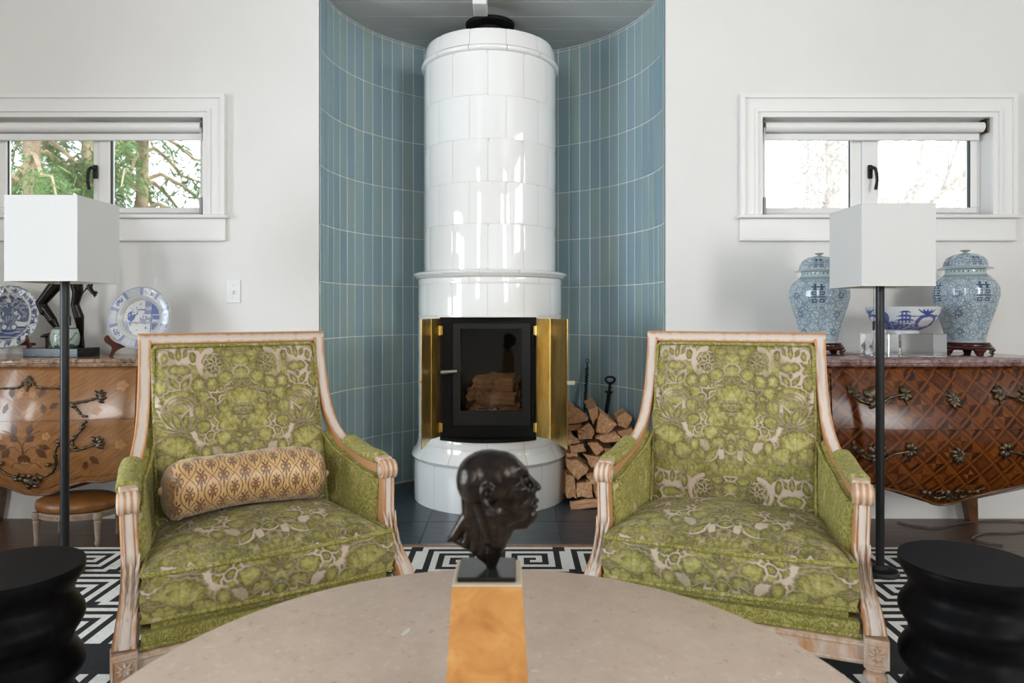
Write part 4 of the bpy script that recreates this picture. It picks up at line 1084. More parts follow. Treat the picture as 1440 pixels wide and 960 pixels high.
for d in (-1, 1):
    C_((727, 661), 8, (739, 668), 5, d*.013, d*.006)                                        # brow ridge
    E_(745, 693, 6, 5, 5, d*.007); E_(729, 688, 13, 8, 8, d*.018)                          # nostril, cheekbone
    C_((734, 677), 3, (740, 679), 2.5, d*.016, d*.010)                                      # lid
    ear = [(694, 690), (693, 683), (688, 679.5), (682, 681), (679, 687), (680, 695), (683, 702), (688, 706)]
    for q in range(len(ear)-1): C_(ear[q], 3.4, ear[q+1], 3.4, d*.0385, d*.0385)
    C_((690, 688), 2.2, (688, 699), 2.4, d*.037, d*.037); E_(688, 692, 7, 12, 4, d*.032)
    C_((676, 712), 10, (690, 760), 9, d*.014, d*.010)                                       # neck cords
C_((735, 664), 6, (741, 673), 4.5); C_((741, 673), 4.5, (755, 688), 5.5); E_(754, 690, 7.5, 5.5, 7)   # nose
E_(744, 700, 10, 9, 10); E_(743, 716, 11, 13, 12); E_(752, 708, 6.5, 4, 9); E_(751, 716.5, 6, 3.8, 9); E_(747, 728, 9, 9, 11)   # lips
C_((700, 725), 25, (697, 762), 19); C_((697, 762), 18, (692, 786), 12); C_((692, 786), 12, (691, 799), 8)    # neck
C_((668, 700), 21, (662, 732), 13); C_((661, 728), 12, (638, 760), 7); C_((638, 760), 7, (631, 763), 5)      # hair bundle
C_((670, 730), 13, (655, 770), 7); C_((676, 730), 17, (668, 776), 8); C_((686, 745), 15, (679, 786), 8); C_((640, 764), 5, (664, 776), 5); C_((664, 776), 6, (686, 794), 6); C_((714, 738), 14, (704, 770), 9)
hm = blob(B, .0016, 3)
hm.materials.append(M['bronze']); link('head', hm, bust)
# ------------------------------------------------------------------ wavy black drum stools
def drum(name, loc, label, zt=.46-RUGZ, R=.158):
    e = empty(name, loc, label=label, cat='stool', group='wavy black wooden drum stools')
    P = []; nz, na = 90, 96
    for j in range(nz+1):
        z = (zt-.004)*j/nz; row = []
        for i in range(na):
            a = 2*math.pi*i/na
            r = R - .012 + .012*math.cos(2*math.pi*(zt-z-.012)/.117)
            if z < .01: r -= (.01-z)*.5
            row.append((r*math.sin(a), -r*math.cos(a), z))
        P.append(row)
    mb = MB(); mb.grid(P, cv=True); mb.f.append(tuple(range(na))); mb.m.append(0); mb.build('wavy_body', M['ebony'], e, smooth=60)
    MB().lathe([(0, zt-.005), (R-.002, zt-.005), (R, zt-.002), (R-.001, zt), (0, zt)], 96).build('stool_top', M['ebony'], e, smooth=30)
drum('drum_stool', (-1.217, 1.654, RUGZ), 'wavy black wooden drum stool beside the armchair that holds the bolster')
drum('drum_stool', (1.140, 1.700, RUGZ), 'wavy black wooden drum stool beside the armchair with the empty seat')
# ------------------------------------------------------------------ floor lamps
def lamp(loc, zb, zt, label, rz=0, w=.284, chain=1):
    e = empty('floor_lamp', loc, rz, label=label, cat='lamp', group='black floor lamps with square white shades')
    hw = w/2
    MB().lathe([(0, 0), (.072, 0), (.072, .010), (.066, .018), (.03, .022), (.0165, .034), (0, .034)], 48).build('base', M['lampblack'], e, smooth=30)
    MB().tube([(0, 0, .02), (0, 0, zb+.06)], .0165, 20).build('pole', M['lampblack'], e, smooth=40)
    MB().tube([(0, 0, zb+.06), (0, 0, zb+.16)], .02, 16).build('lamp_holder', M['lampblack'], e, smooth=40)
    MB().lathe([(0, zb+.15), (.015, zb+.16), (.03, zb+.20), (.028, zb+.23), (.012, zb+.25), (0, zb+.252)], 20).build('bulb', M['plastic'], e, smooth=60)
    t = .0025; sh = MB()
    for k in range(4):
        Mr = Matrix.Rotation(k*math.pi/2, 4, 'Z'); sh.box((-hw, -hw, zb), (hw-t, -hw+t, zt), 0, Mr)
    so = sh.build('shade', M['shade'], e)
    ln = MB()
    for k in range(4):
        Mr = Matrix.Rotation(k*math.pi/2, 4, 'Z'); ln.box((-hw+t, -hw+t+.0002, zb+.001), (hw-2*t, -hw+t+.0012, zt-.001), 0, Mr)
    ln.build('lining', M['shade_in'], so)
    tr = MB()
    for k in range(4):
        Mr = Matrix.Rotation(k*math.pi/2, 4, 'Z')
        for z in (zb, zt-.004): tr.box((-hw-.0006, -hw-.0006, z-.0004), (hw-.001, -hw+.0002, z+.004), 0, Mr)
    tr.build('shade_edging', M['shade'], so, kind='stuff')
    sp = MB()
    for k in range(2): sp.tube([(-hw+.003, 0, zb+.09) if k else (0, -hw+.003, zb+.09), (hw-.003, 0, zb+.09) if k else (0, hw-.003, zb+.09)], .0025, 6)
    sp.build('spider', M['lampblack'], e)
    cx = .040*chain
    ch_ = MB(); 
    for k in range(48): ch_.lathe([(0, -.0018), (.0018, 0), (0, .0018)], 6, c=(cx, -.03, zb+.06-k*.0042))
    ch_.tube([(cx, -.03, zb+.06), (cx, -.03, zb-.14)], .0006, 4); ch_.build('pull_chain', M['lampblack'], e, kind='stuff')
    MB().tube([(cx, -.03, zb-.175), (cx, -.03, zb-.138)], .005, 8).build('chain_weight', M['lampblack'], e, smooth=40)
LY = 2.79
lamp(((91-720)/F*LY, LY, RUGZ), 1.200-RUGZ, 1.534-RUGZ, 'black floor lamp with a square white shade in front of the commode with delft plates', 0, chain=1)
lamp(((1237.5-720)/F*LY, LY, RUGZ), 1.181-RUGZ, 1.502-RUGZ, 'black floor lamp with a square white shade in front of the commode with porcelain jars', R_(-1.5), chain=-1)
# ------------------------------------------------------------------ commodes
class Com:
    def __init__(s, loc, W, ym, ztop, zsplit, zb, label, amp=.075):
        s.e = empty('commode', loc, label=label, cat='commode'); s.W, s.ym, s.zt, s.zs, s.zb, s.amp = W, ym, ztop, zsplit, zb, amp
    def h(s, z): return np.clip((z-.2)/(s.zt-.2), 0, 1)
    def half(s, z): return s.W*(1+.05*np.sin(np.pi*s.h(z))-.03*(1-s.h(z))**2)
    serp = .03
    def y(s, x, z):
        q = np.clip(x/s.W, -1.1, 1.1); h = s.h(z)
        return s.ym + .022 - (s.amp*np.sin(np.pi*h**.9) - .05*(1-h)**2)*(1-.3*q*q) - s.serp*np.cos(np.pi*q*.9)
    def S(s, x, z, off=0): return (x, float(s.y(x, z))-off, z)
    def front(s, mb, x0, x1, z0, z1, off, n=36, m=16):
        """panel over the bombe front; z0 may be a function of x"""
        P = []
        for j in range(m+1):
            row = []
            for i in range(n+1):
                q = -1+2*i/n; 
                zz = (z0(q) if callable(z0) else z0); z = zz+(z1-zz)*j/m
                hx = float(s.half(z))/s.W; x = (x0+(x1-x0)*(q+1)/2)*hx
                row.append(s.S(x, z, off))
            P.append(row)
        mb.grid(P); k = len(mb.v); base = k-(m+1)*(n+1)
        # returned edges
        bd = [base+i for i in range(n+1)] + [base+j*(n+1)+n for j in range(1, m+1)] + [base+m*(n+1)+i for i in range(n-1, -1, -1)] + [base+j*(n+1) for j in range(m-1, 0, -1)]
        vs = [(mb.v[i][0], mb.v[i][1]+.012, mb.v[i][2]) for i in bd]; b2 = len(mb.v); mb.v += vs; L = len(bd)
        for i in range(L): mb.f.append((bd[i], bd[(i+1) % L], b2+(i+1) % L, b2+i)); mb.m.append(0)
        return mb
    def carcass(s, mat, edge, drawer_mat, marb, thick, dz):
        mb = MB(); P = []; n, m = 30, 18
        for j in range(m+1):
            row = []
            for i in range(n+1):
                q = -1+2*i/n; z = s.zb(q)+(s.zt-s.zb(q))*j/m; row.append(s.S(q*float(s.half(z)), z))
            z = s.zb(1)+(s.zt-s.zb(1))*j/m; hx = float(s.half(z))
            yf = row[-1][1]
            for k in (1, 2, 3, 4, 5): row.append((hx*(1-.10*(k/5)**1.5), yf*(1-k/5), z))
            for k in (5, 4, 3, 2, 1): row.append((-hx*(1-.10*(k/5)**1.5), yf*(1-k/5), z))
            P.append(row)
        mb.grid(P, cv=True); nn = len(P[0]); mb.f.append(tuple(m*nn+i for i in range(nn))); mb.m.append(0)
        mb.f.append(tuple(reversed(range(nn)))); mb.m.append(0)
        s.body = mb.build('carcass', mat, s.e, smooth=50)
        # apron edge moulding
        MB().tube([s.S(q*float(s.half(s.zb(q))), s.zb(q)+.004, .001) for q in np.linspace(-1, 1, 60)], .006, 8).build('apron_edge', edge, s.e, smooth=60)
        W9 = s.W*.895
        s.drawers = []
        for z0, z1 in ((s.zs+.003, s.zt-dz), (lambda q: s.zb(q*.895)+.035, s.zs-.003)):
            s.drawers.append(s.front(MB(), -W9, W9, z0, z1, .009).build('drawer', drawer_mat, s.e, smooth=50))
        # marble top
        o = MB(); pts = []
        for q in np.linspace(-1, 1, 40): pts.append((q*(s.W+.03), s.ym-.008-(s.serp)*math.cos(math.pi*q*.9)))
        pts += [(s.W-.005, .0), (-s.W+.005, .0)]
        k = len(pts); c = np.array([0, s.ym/2]); rows = []
        for d, z in ((-.022, 0), (-.006, .002), (0, .3*thick), (-.005, .45*thick), (0, .62*thick), (-.002, .9*thick), (-.006, thick)):
            rows.append([(p[0]+(d if p[0] > 0 else -d)*(1 if abs(p[0]) > s.W*.98 else 0), p[1]-(d if p[1] < -.02 else 0), s.zt+z) for p in pts])
        o.grid(rows, cv=True); o.f += [tuple(range(k)), tuple(len(rows)*k-k+i for i in range(k))]; o.m += [0, 0]
        o.build('marble_top', marb, s.e, smooth=40)
        # legs
        for sx in (-1, 1):
            zf = s.zb(sx)+.03
            yf = s.S(sx*s.W*.95, zf)[1]+.03
            o = MB(); o.sweep(spline([(sx*s.W*.94, yf, zf+.05), (sx*s.W*.95, yf-.005, zf-.08), (sx*s.W*.93, yf+.02, .10), (sx*s.W*.95, yf+.0, RUGZ if (sx < 0 and getattr(s, 'rugleg', False)) else 0)], 5), [(-.03, -.03), (.03, -.03), (.03, .03), (-.03, .03)], list(np.linspace(1.1, .62, 16)))
            o.build('leg', edge, s.e, smooth=50)
            o = MB(); o.sweep([(sx*s.W*.86, -.05, zf+.02), (sx*s.W*.87, -.045, .12), (sx*s.W*.90, -.04, 0)], [(-.028, -.028), (.028, -.028), (.028, .028), (-.028, .028)], [1.2, .95, .75]); o.build('leg', edge, s.e, smooth=50)
    def orn(s, mb, pts, r0=.004, r1=.002, off=.014, flat=.8, n=5, bulge=True):
        c = spline(pts, n); k = len(c)
        rs = [(r0+(r1-r0)*i/(k-1))*(1+.35*math.sin(i*1.9)*bulge) for i in range(k)]
        mb.tube([s.S(p[0], p[1], off) for p in c], rs, 7, flat=flat, up=(0, 1, 0)); return mb
    def frond(s, mb, x, z, a, L, wd=.008, off=.014, curl=.5):
        pts = [(x+L*t*math.cos(a+curl*t), z+L*t*math.sin(a+curl*t)) for t in (0, .35, .7, 1)]
        c = spline(pts, 3); k = len(c)
        mb.tube([s.S(p[0], p[1], off+.006*math.sin(math.pi*i/(k-1))) for i, p in enumerate(c)], [wd*(.35+.9*math.sin(math.pi*min(1, (i+.6)/(k-.2)))) for i in range(k)], 6, flat=.55, up=(0, 1, 0))
YB = DW-.012
# ---- left commode: floral marquetry
c1 = Com((-2.21, YB, 0), .50, 3.165-YB, .8245, .588, lambda q: float(np.interp(abs(q), [0, .12, .3, .45, .6, .75, 1], [.222, .228, .268, .290, .284, .300, .345])), 'honey veneered bombe commode with floral marquetry and a brown marble top', .085)
c1.carcass(M['veneer'], M['veneer_edge'], M['veneer'], M['marble1'], .038, .014)
def L1(px, py): return ((px-31)/312, 1.08-(py-HOR)/312)
def mirror(pts, s): return [(p[0]*s, p[1]) for p in pts]
D_up, D_lo = c1.drawers
def mount(name, par, fn): mb = MB(); fn(mb); return mb.build(name, M['mount'], par, smooth=70)
def top_cart(mb):
    x, z = L1(30, 539)
    for a in range(8): c1.frond(mb, 0, z, a*math.pi/4+.3, .030 if a % 2 else .022, .006, .012)
    for s in (-1, 1):
        c1.orn(mb, mirror([L1(38, 541), L1(45, 546), L1(62, 547), L1(76, 548), L1(83, 552), L1(82, 558), L1(77, 557)], s), .0055, .004)
        c1.frond(mb, *mirror([L1(76, 549)], s)[0], 1.2 if s > 0 else 1.9, .02)
    c1.orn(mb, [(-.004, z+.03), (0, z-.04)], .008, .004)
mount('gilt_cartouche', D_up, top_cart)
for s in (-1, 1):
    def hu(mb, y0=0, s=s):
        c1.orn(mb, mirror([L1(90, 568), L1(105, 567), L1(119, 564), L1(129, 560)], s), .006, .006)
        for a in (.9, .3, -.4, -1.1, 1.7): c1.frond(mb, *mirror([L1(127, 561)], s)[0], a if s > 0 else math.pi-a, .036, .007, .012, .4*s)
    mount('drawer_handle', D_up, hu)
    def hl(mb, s=s):
        c1.orn(mb, mirror([L1(92, 634), L1(105, 634), L1(121, 629), L1(130, 626)], s), .006, .006)
        for a in (.9, .3, -.4, -1.1, 1.7): c1.frond(mb, *mirror([L1(128, 626)], s)[0], a if s > 0 else math.pi-a, .036, .007, .012, .4*s)
    mount('drawer_handle', D_lo, hl)
    def vs(mb, s=s):
        c1.orn(mb, mirror([L1(98, 572), L1(103, 578), L1(110, 586), L1(116, 587)], s), .006, .005)
        c1.frond(mb, *mirror([L1(100, 575)], s)[0], 2 if s > 0 else 1.1, .03)
    mount('gilt_scroll', D_up, vs)
    def vs2(mb, s=s):
        c1.orn(mb, mirror([L1(116, 594), L1(110, 598), L1(109, 606), L1(102, 614), L1(98, 624), L1(102, 632)], s), .0065, .0055)
        c1.orn(mb, mirror([L1(96, 622), L1(84, 624), L1(76, 632), L1(74, 645), L1(77, 656), L1(84, 657)], s), .006, .004)
        c1.orn(mb, mirror([L1(75, 640), L1(73, 655), L1(66, 666), L1(55, 672), L1(47, 673), L1(43, 668)], s), .006, .005)
        for p, a in ((L1(98, 620), .6), (L1(84, 625), 1.9), (L1(68, 655), 2.9), (L1(108, 604), .3)): c1.frond(mb, *mirror([p], s)[0], a if s > 0 else math.pi-a, .026)
    mount('gilt_scroll', D_lo, vs2)
def bot(mb):
    for s in (-1, 1):
        c1.orn(mb, mirror([L1(33, 680), L1(40, 684), L1(47, 680), L1(48, 673)], s), .006, .005)
        for p, a in ((L1(40, 680), 1.2), (L1(36, 676), 1.8), (L1(46, 678), .4), (L1(34, 686), -1)): c1.frond(mb, *mirror([p], s)[0], a if s > 0 else math.pi-a, .024)
    c1.frond(mb, 0, L1(30, 690)[1], 1.57, .05, .011); c1.frond(mb, 0, L1(30, 680)[1], -1.57, .035, .009)
mount('gilt_cartouche', D_lo, bot)
def inlay(par, pts, mat, name, com=c1, off=.0098):
    mb = MB(); c = np.mean(np.array(pts), axis=0); n = len(pts)
    ring = [com.S(x, z, off) for x, z in pts]; mid = [com.S((x+c[0])/2, (z+c[1])/2, off) for x, z in pts]
    vs = ring+mid+[com.S(c[0], c[1], off)]
    mb.add(vs, [(i, (i+1) % n, n+(i+1) % n, n+i) for i in range(n)] + [(n+i, n+(i+1) % n, 2*n) for i in range(n)])
    return mb.build(name, mat, par, smooth=60)
def leafpoly(px, py, a, L, wd, s=1):
    x, z = L1(px, py); out = []
    for t in np.linspace(0, 1, 8): out.append((t*L, wd*math.sin(math.pi*t**.8)*(1+.2*math.sin(t*14))))
    for t in np.linspace(1, 0, 8)[1:-1]: out.append((t*L, -wd*math.sin(math.pi*t**.8)*(1+.2*math.sin(t*14))))
    return mirror([(x+p*math.cos(a)-q*math.sin(a), z+p*math.sin(a)+q*math.cos(a)) for p, q in out], s)
def flower(px, py, r, s=1, n=5):
    x, z = L1(px, py); return mirror([(x+r*(.8+.13*math.cos(n*a))*math.cos(a), z+r*(.8+.13*math.cos(n*a))*math.sin(a)) for a in np.linspace(0, 2*math.pi, 26)[:-1]], s)
for s in (-1, 1):
    for q, par in (((50, 560, 1.2, .05, .014), D_up), ((66, 575, .6, .045, .013), D_up), ((60, 582, 1.9, .05, .012), D_up)): inlay(par, leafpoly(*q, s), M['inlay_d'], 'leaf_inlay')
    for q in ((36, 620, .5, .05, .017), (40, 612, 1.3, .055, .015), (50, 632, -.8, .06, .018), (54, 628, -.2, .05, .013), (30, 640, -2.1, .05, .013), (118, 645, -.9, .05, .015), (112, 652, -1.9, .045, .012)): inlay(D_lo, leafpoly(*q, s), M['inlay_d'], 'leaf_inlay')
    for q, par in (((126, 579, .026), D_up), ((156, 545, .030), D_up), ((40, 556, .020), D_up), ((158, 629, .028), D_lo), ((64, 614, .022), D_lo)): inlay(par, flower(*q, s), M['inlay_l'], 'flower_inlay')
    for pts in ([L1(31, 652), L1(31, 630), L1(42, 612), L1(58, 606)], [L1(31, 640), L1(45, 628), L1(62, 640)], [L1(31, 655), L1(45, 652), L1(52, 660)]):
        mb = MB(); mb.tube([c1.S(p[0]*s, p[1], .0092) for p in spline(pts, 5)], .0022, 6, flat=.35, up=(0, 1, 0)); mb.build('stem_inlay', M['inlay_d'], D_lo, smooth=60)
# ---- right commode: parquetry
c2 = Com((1.877, YB, 0), .545, 2.955-YB, .842, .583, lambda q: float(np.interp(abs(q), [0, .08, .2, .4, .6, .75, 1], [.232, .240, .272, .305, .330, .325, .30])), 'dark parquetry bombe commode with a red marble top and bronze handles', .105)
c2.serp = .010; c2.rugleg = True
c2.carcass(M['parquet'], M['veneer_edge'], M['parquet'], M['marble2'], .032, .028)
def L2(px, py): return ((px-1330)/337, 1.08-(py-HOR)/337)
def handle2(par, dz, s):
    def fn(mb):
        P = lambda px, py: mirror([L2(px, py+dz)], s)[0]
        def fr(px, py, a, L, wd=.008): c2.frond(mb, *P(px, py), a if s > 0 else math.pi-a, L, wd, .013, .5*s)
        c2.orn(mb, mirror([L2(1330+120, 575+dz), L2(1330+105, 575+dz), L2(1330+90, 566+dz), L2(1330+70, 562+dz)], s), .006, .006, .022)
        for a in (2.3, 1.5, .8, -1.2, -2.0, -2.9): fr(1330+68, 561, a, .034)
        c2.orn(mb, mirror([L2(1330+66, 551+dz), L2(1330+70, 562+dz), L2(1330+66, 577+dz)], s), .007, .004)
        # outboard leafy spray
        for a, L in ((1.9, .05), (1.4, .055), (1.0, .05), (.4, .05), (-.6, .04), (-1.6, .045), (2.6, .04)): fr(1330+112, 568, a, L, .010)
        c2.orn(mb, mirror([L2(1330+112, 572+dz), L2(1330+124, 574+dz), L2(1330+136, 567+dz), L2(1330+143, 556+dz), L2(1330+146, 549+dz)], s), .009, .004)
        fr(1330+136, 568, 1.8, .03); fr(1330+140, 562, .5, .025)
    return mount('drawer_handle', par, fn)
for s in (-1, 1): handle2(c2.drawers[0], -5, s); handle2(c2.drawers[1], 74, s)
def esc(par, py):
    def fn(mb):
        x, z = L2(1330, py)
        for a in np.linspace(0, 2*math.pi, 10)[:-1]: c2.frond(mb, x, z, a, .030 if abs(math.sin(a)) < .8 else .042, .007, .011, .6)
        c2.orn(mb, [(x, z+.03), (x, z), (x, z-.03)], .010, .008, .012)
    mount('keyhole_plate', par, fn)
esc(c2.drawers[0], 564); esc(c2.drawers[1], 642)
def apr(mb):
    for s in (-1, 1):
        c2.orn(mb, mirror([L2(1334, 706), L2(1345, 709), L2(1356, 704), L2(1366, 696), L2(1380, 692)], s), .007, .003)
        c2.orn(mb, mirror([L2(1336, 698), L2(1344, 696), L2(1350, 700), L2(1346, 705)], s), .005, .004)
        for p, a in ((L2(1338, 702), 1.0), (L2(1346, 706), -.6), (L2(1356, 703), 1.0), (L2(1364, 697), -.3)): c2.frond(mb, *mirror([p], s)[0], a if s > 0 else math.pi-a, .024)
    c2.frond(mb, 0, L2(1330, 708)[1], 1.57, .04, .012); c2.frond(mb, 0, L2(1330, 706)[1], -1.57, .03, .010)
mount('apron_mount', c2.body, apr)
# ------------------------------------------------------------------ footstool under the left commode
fs = empty('footstool', ((110.5-720)/F*3.23, 3.23, 0), label='small oval footstool with a cognac leather seat under the marquetry commode', cat='footstool')
a_, b_ = .185, .135
def oval(prof, n=48): return [[(a_*r*math.sin(2*math.pi*i/n), -b_*r*math.cos(2*math.pi*i/n), z) for i in range(n)] for r, z in prof]
mb = MB(); mb.grid(oval([(.01, .158), (.93, .158), (1.0, .168), (1.01, .185), (.985, .200), (.85, .212), (.5, .220), (.01, .222)]), cv=True); mb.build('seat', M['leather'], fs, smooth=60)
mb = MB(); mb.grid(oval([(.86, .128), (.95, .128), (.965, .134), (.955, .143), (.965, .152), (.96, .158), (.86, .158), (.86, .128)]), cv=True); so = mb.build('seat_rail', M['stoolwood'], fs, smooth=40)
mb = MB()
for k in range(64):
    q = 2*math.pi*k/64; mb.lathe([(0, -.003), (.004, 0), (0, .003)], 6, c=(a_*.968*math.sin(q), -b_*.968*math.cos(q), .143))
mb.build('beading', M['stoolwood'], so, kind='stuff')
for sx, sy in ((-1, -1), (1, -1), (-1, 1), (1, 1)):
    x, y = sx*.76*a_, sy*.62*b_
    MB().lathe([(0, .158), (.017, .158), (.019, .150), (.019, .128), (.013, .122), (.016, .116), (.016, .108), (.013, .10), (.0145, .09), (.0095, .03), (.0125, .022), (.012, .012), (.007, .004), (.006, 0), (0, 0)], 16, c=(x, y, 0)).build('leg', M['stoolwood'], fs, smooth=40)
# ------------------------------------------------------------------ things on the left commode
TZ1 = .8245+.038
def dish(R, n=110, m=260, depth=.024, rimw=.3):
    r = np.linspace(0, 1, n)[:, None]*np.ones((1, m)); th = np.linspace(0, 2*np.pi, m, endpoint=False)[None, :]*np.ones((n, 1))
    z = depth*sstep(1-rimw-.12, 1-rimw+.02, r)*.75 + depth*.25*sstep(1-rimw, 1, r)
    return r, th, z
def plate(loc, R, label, paint, mat, tilt, scal=0):
    e = empty('delft_plate', loc, label=label, cat='plate', group='blue and white plates on stands')
    r, th, z = dish(R)
    rr = R*r*(1+scal*np.cos(th*24)*(r > .93))
    X = rr*np.sin(th); Z = rr*np.cos(th)
    pat = paint(r, th, X/R, Z/R)
    Mt = Matrix.Translation((0, 0, R)) @ Matrix.Rotation(tilt, 4, 'X')
    mb = MB(); mb.grid(np.stack([X, -z, Z], -1), cv=True, pat=pat, M=Mt)
    mb.grid(np.stack([X, -z+.005, Z], -1)[::6], cv=True, M=Mt, pat=0*pat[::6])
    rim = [(R*1.0*math.sin(a), -.0215, R*math.cos(a)) for a in np.linspace(0, 2*math.pi, 120)[:-1]]
    mb.tube(rim, .0028, 6, closed=True, M=Mt, up=(0, 1, 0)); mb.build('plate', mat, e, smooth=60, recalc=False)
    return e
def pan_left(r, th, x, y):
    p = np.zeros_like(r)
    rim = r > .74
    tri = (np.abs(((th/(2*np.pi)*16) % 1)-.5) < .30*(1-(r-.76)/.2)) & (r > .78) & (r < .95)
    p = np.where(rim & tri, .95, p); p = np.where((r > .955) & (vnoise(th*9, r*3, 3) > .4), .75, p); p = np.where((r > .735) & (r < .765), .6, p)
    p = np.where(rim & (vnoise(th*14, r*14, 6) > .62), .8, p)
    inn = r < .72
    ground = (y < -.28) & inn; p = np.where(ground, .95 - .45*(vnoise(x*3, y*30, 2) > .55), p)
    vase = (np.abs(x) < .16+.5*(y+.22)) & (y > -.24) & (y < .10) & inn; p = np.where(vase, .55+.3*(np.sin((x/(y+.6))*40) > .3), p)
    for cx, cy, q in ((-.2, .32, .14), (.12, .42, .17), (.38, .25, .13), (-.42, .12, .12), (.0, .22, .12), (.45, -.02, .10), (-.3, .52, .1), (.33, .5, .1)):
        d = np.hypot(x-cx, y-cy)/q; a = np.arctan2(y-cy, x-cx); pet = d < 1+.25*np.cos(a*6)
        p = np.where(pet & inn, .35+.5*(d < .35)+.3*(np.cos(a*6) > .5), p); p = np.where((np.abs(d-1-.25*np.cos(a*6)) < .14) & inn, .95, p)
    lv = (vnoise(x*11, y*11, 4) > .66) & inn & (y > -.28); p = np.where(lv, .85, p)
    for cx in (-.14, .16): p = np.where(np.hypot(x-cx, y+.30) < .11, .95, p); p = np.where(np.hypot(x-cx, y+.30) < .075, .05, p)
    return np.clip(p, 0, 1)
def pan_right(r, th, x, y):
    p = np.zeros_like(r); rim = r > .72
    k = (th/(2*np.pi)*10) % 2
    panel_ = k < 1; kk = k % 1
    p = np.where(rim & ~panel_ & (np.sin(th*60)*np.sin(r*80) > .1), .45, p)
    p = np.where(rim & ((kk < .10) | (kk > .90)) & (r < .97), .65, p)
    fl = np.hypot((kk-.5)*1.6, (r-.85)/.16) ; p = np.where(rim & panel_ & (fl < .5) & (vnoise(th*30, r*30, 2) > .4), .8, p)
    p = np.where((r > .97) | (np.abs(r-.73) < .010) | (np.abs(r-.60) < .006), .55, p)
    i = r < .58
    sky = i & (x > .08) & (y > .12); p = np.where(sky, .65, p); p = np.where(i & (x > .08) & (y > .25) & (x < .3) & (y < .38), .3, p)
    p = np.where(i & (np.abs(x-.33) < .018) & (y > -.45), .95, p); p = np.where(i & (x > .36) & ((np.abs(y-.02) < .07) | (np.abs(y+.28) < .1) | (y > .12)), .85, p)
    p = np.where(i & (np.abs(y+.16) < .03), .5, p); p = np.where(i & (y < -.20) & (vnoise(x*6, y*6, 9) > .6), .55, p)
    p = np.where(i & (np.hypot(x+.34, (y-.06)/1.3) < .13) & (vnoise(x*20, y*20, 1) > .4), .9, p)
    p = np.where(i & (np.abs((x+.22)-(y-.05)*.6) < .018) & (np.abs(y) < .22), .9, p)
    p = np.where(i & (np.hypot(x-.13, y+.02) < .09+.1*(y < 0)) & (vnoise(x*10, y*10, 5) > .4), .55, p); p = np.where(i & (np.abs(y-.27) < .02) & (np.abs(x+.02) < .14), .9, p)
    p = np.where(i & (vnoise(x*22+5, y*22, 7) > .80), .7, p)
    return np.clip(p, 0, 1)
PY1 = 3.405
def easel(loc, R, label, foot=1):
    e = empty('plate_stand', loc, label=label, cat='plate stand', group='wooden plate stands')
    for s in (-1, 1):
        out = spline([(-.115, .100), (-.122, .085), (-.112, .068), (-.092, .055), (-.078, .040), (-.086, .018), (-.094, .004), (-.088, 0), (-.078, .002), (-.066, .020), (-.040, .034), (.0, .044), (.055, .050), (.058, .062), (.0, .062), (-.05, .062), (-.085, .080), (-.100, .098), (-.108, .104)], 3)
        MB().prism([(p[0]*.9+.02, p[1]) for p in out], -.006, .006, 'yz', M=Matrix.Translation((s*R*.62, 0, 0)) @ Matrix.Rotation(s*R_(28), 4, 'Z')).build('side_bracket', M['redwood'], e)
    MB().tube([(-R*.60, .045, .055), (R*.60, .045, .055)], .006, 8).build('cross_bar', M['redwood'], e, smooth=40)
    for s in (-1, 1): MB().rbox((s*.035-.007, .045, .05), (s*.035+.007, .057, .19), .002, 1).build('back_strut', M['redwood'], e)
pl1 = ((14-720)/F*PY1, PY1); pl2 = ((199-720)/F*PY1, PY1)
plate((pl1[0], PY1, EYE-(491-HOR)/F*PY1), .158, 'scalloped delft plate painted with a blue flower basket beside the bronze figure', pan_left, M['delft'], R_(-10), .008)
plate((pl2[0], PY1, EYE-(490-HOR)/F*PY1), .153, 'pale blue and white plate with a panelled rim beside the wall switch', pan_right, M['delft2'], R_(-10))
easel((pl1[0], PY1-.0, TZ1), .158, 'red-brown wooden stand holding the delft plate with the flower basket')
easel((pl2[0], PY1-.0, TZ1), .153, 'red-brown wooden stand holding the plate with the panelled rim')
# bronze figure on a black slab
fg = empty('bronze_figure', (-2.175, 3.355, TZ1), label='dark bronze figure with bent legs on a black stone slab between the plates', cat='sculpture')
sl = MB(); sl.rbox((-.185, -.075, 0), (.105, .075, .042), .002, 1, M=Matrix.Rotation(R_(-7), 4, 'Z')); sl.build('slab', M['blackstone'], fg)
st = MB(); st.lathe([(0, .042), (.036, .042), (.034, .06), (.036, .09), (.033, .108), (0, .110)], 9, c=(-.092, .02, 0)); st.build('stump', M['bronze2'], fg, smooth=30)
s_ = 286.0
def fp_(px, py, y=0): return ((px-720)/s_+2.175, y, EYE-(py-HOR)/s_-TZ1)
G = []
def gc(p, r0, q, r1): G.append((p, r0, q, r1))
hip = fp_(92, 378, .0); 
gc(fp_(86, 392, 0), .034, fp_(60, 426, -.01), .024); gc(fp_(60, 426, -.01), .024, fp_(64, 438, -.005), .023); gc(fp_(63, 432, -.006), .023, fp_(74, 450, 0), .022); gc(fp_(74, 450, 0), .021, fp_(82, 466, .01), .011)
gc(fp_(80, 468, .01), .012, fp_(64, 472, -.01), .009); gc(fp_(66, 472, -.01), .010, fp_(61, 473, -.014), .006)
gc(fp_(104, 388, .01), .034, fp_(107, 410, .015), .026); gc(fp_(107, 410, .015), .025, fp_(102, 428, .02), .019); gc(fp_(102, 428, .02), .020, fp_(106, 446, .03), .024); gc(fp_(106, 446, .03), .023, fp_(106, 470, .045), .014); gc(fp_(106, 470, .045), .013, fp_(107, 486, .05), .012); gc(fp_(107, 487, .05), .012, fp_(96, 490, .03), .009)
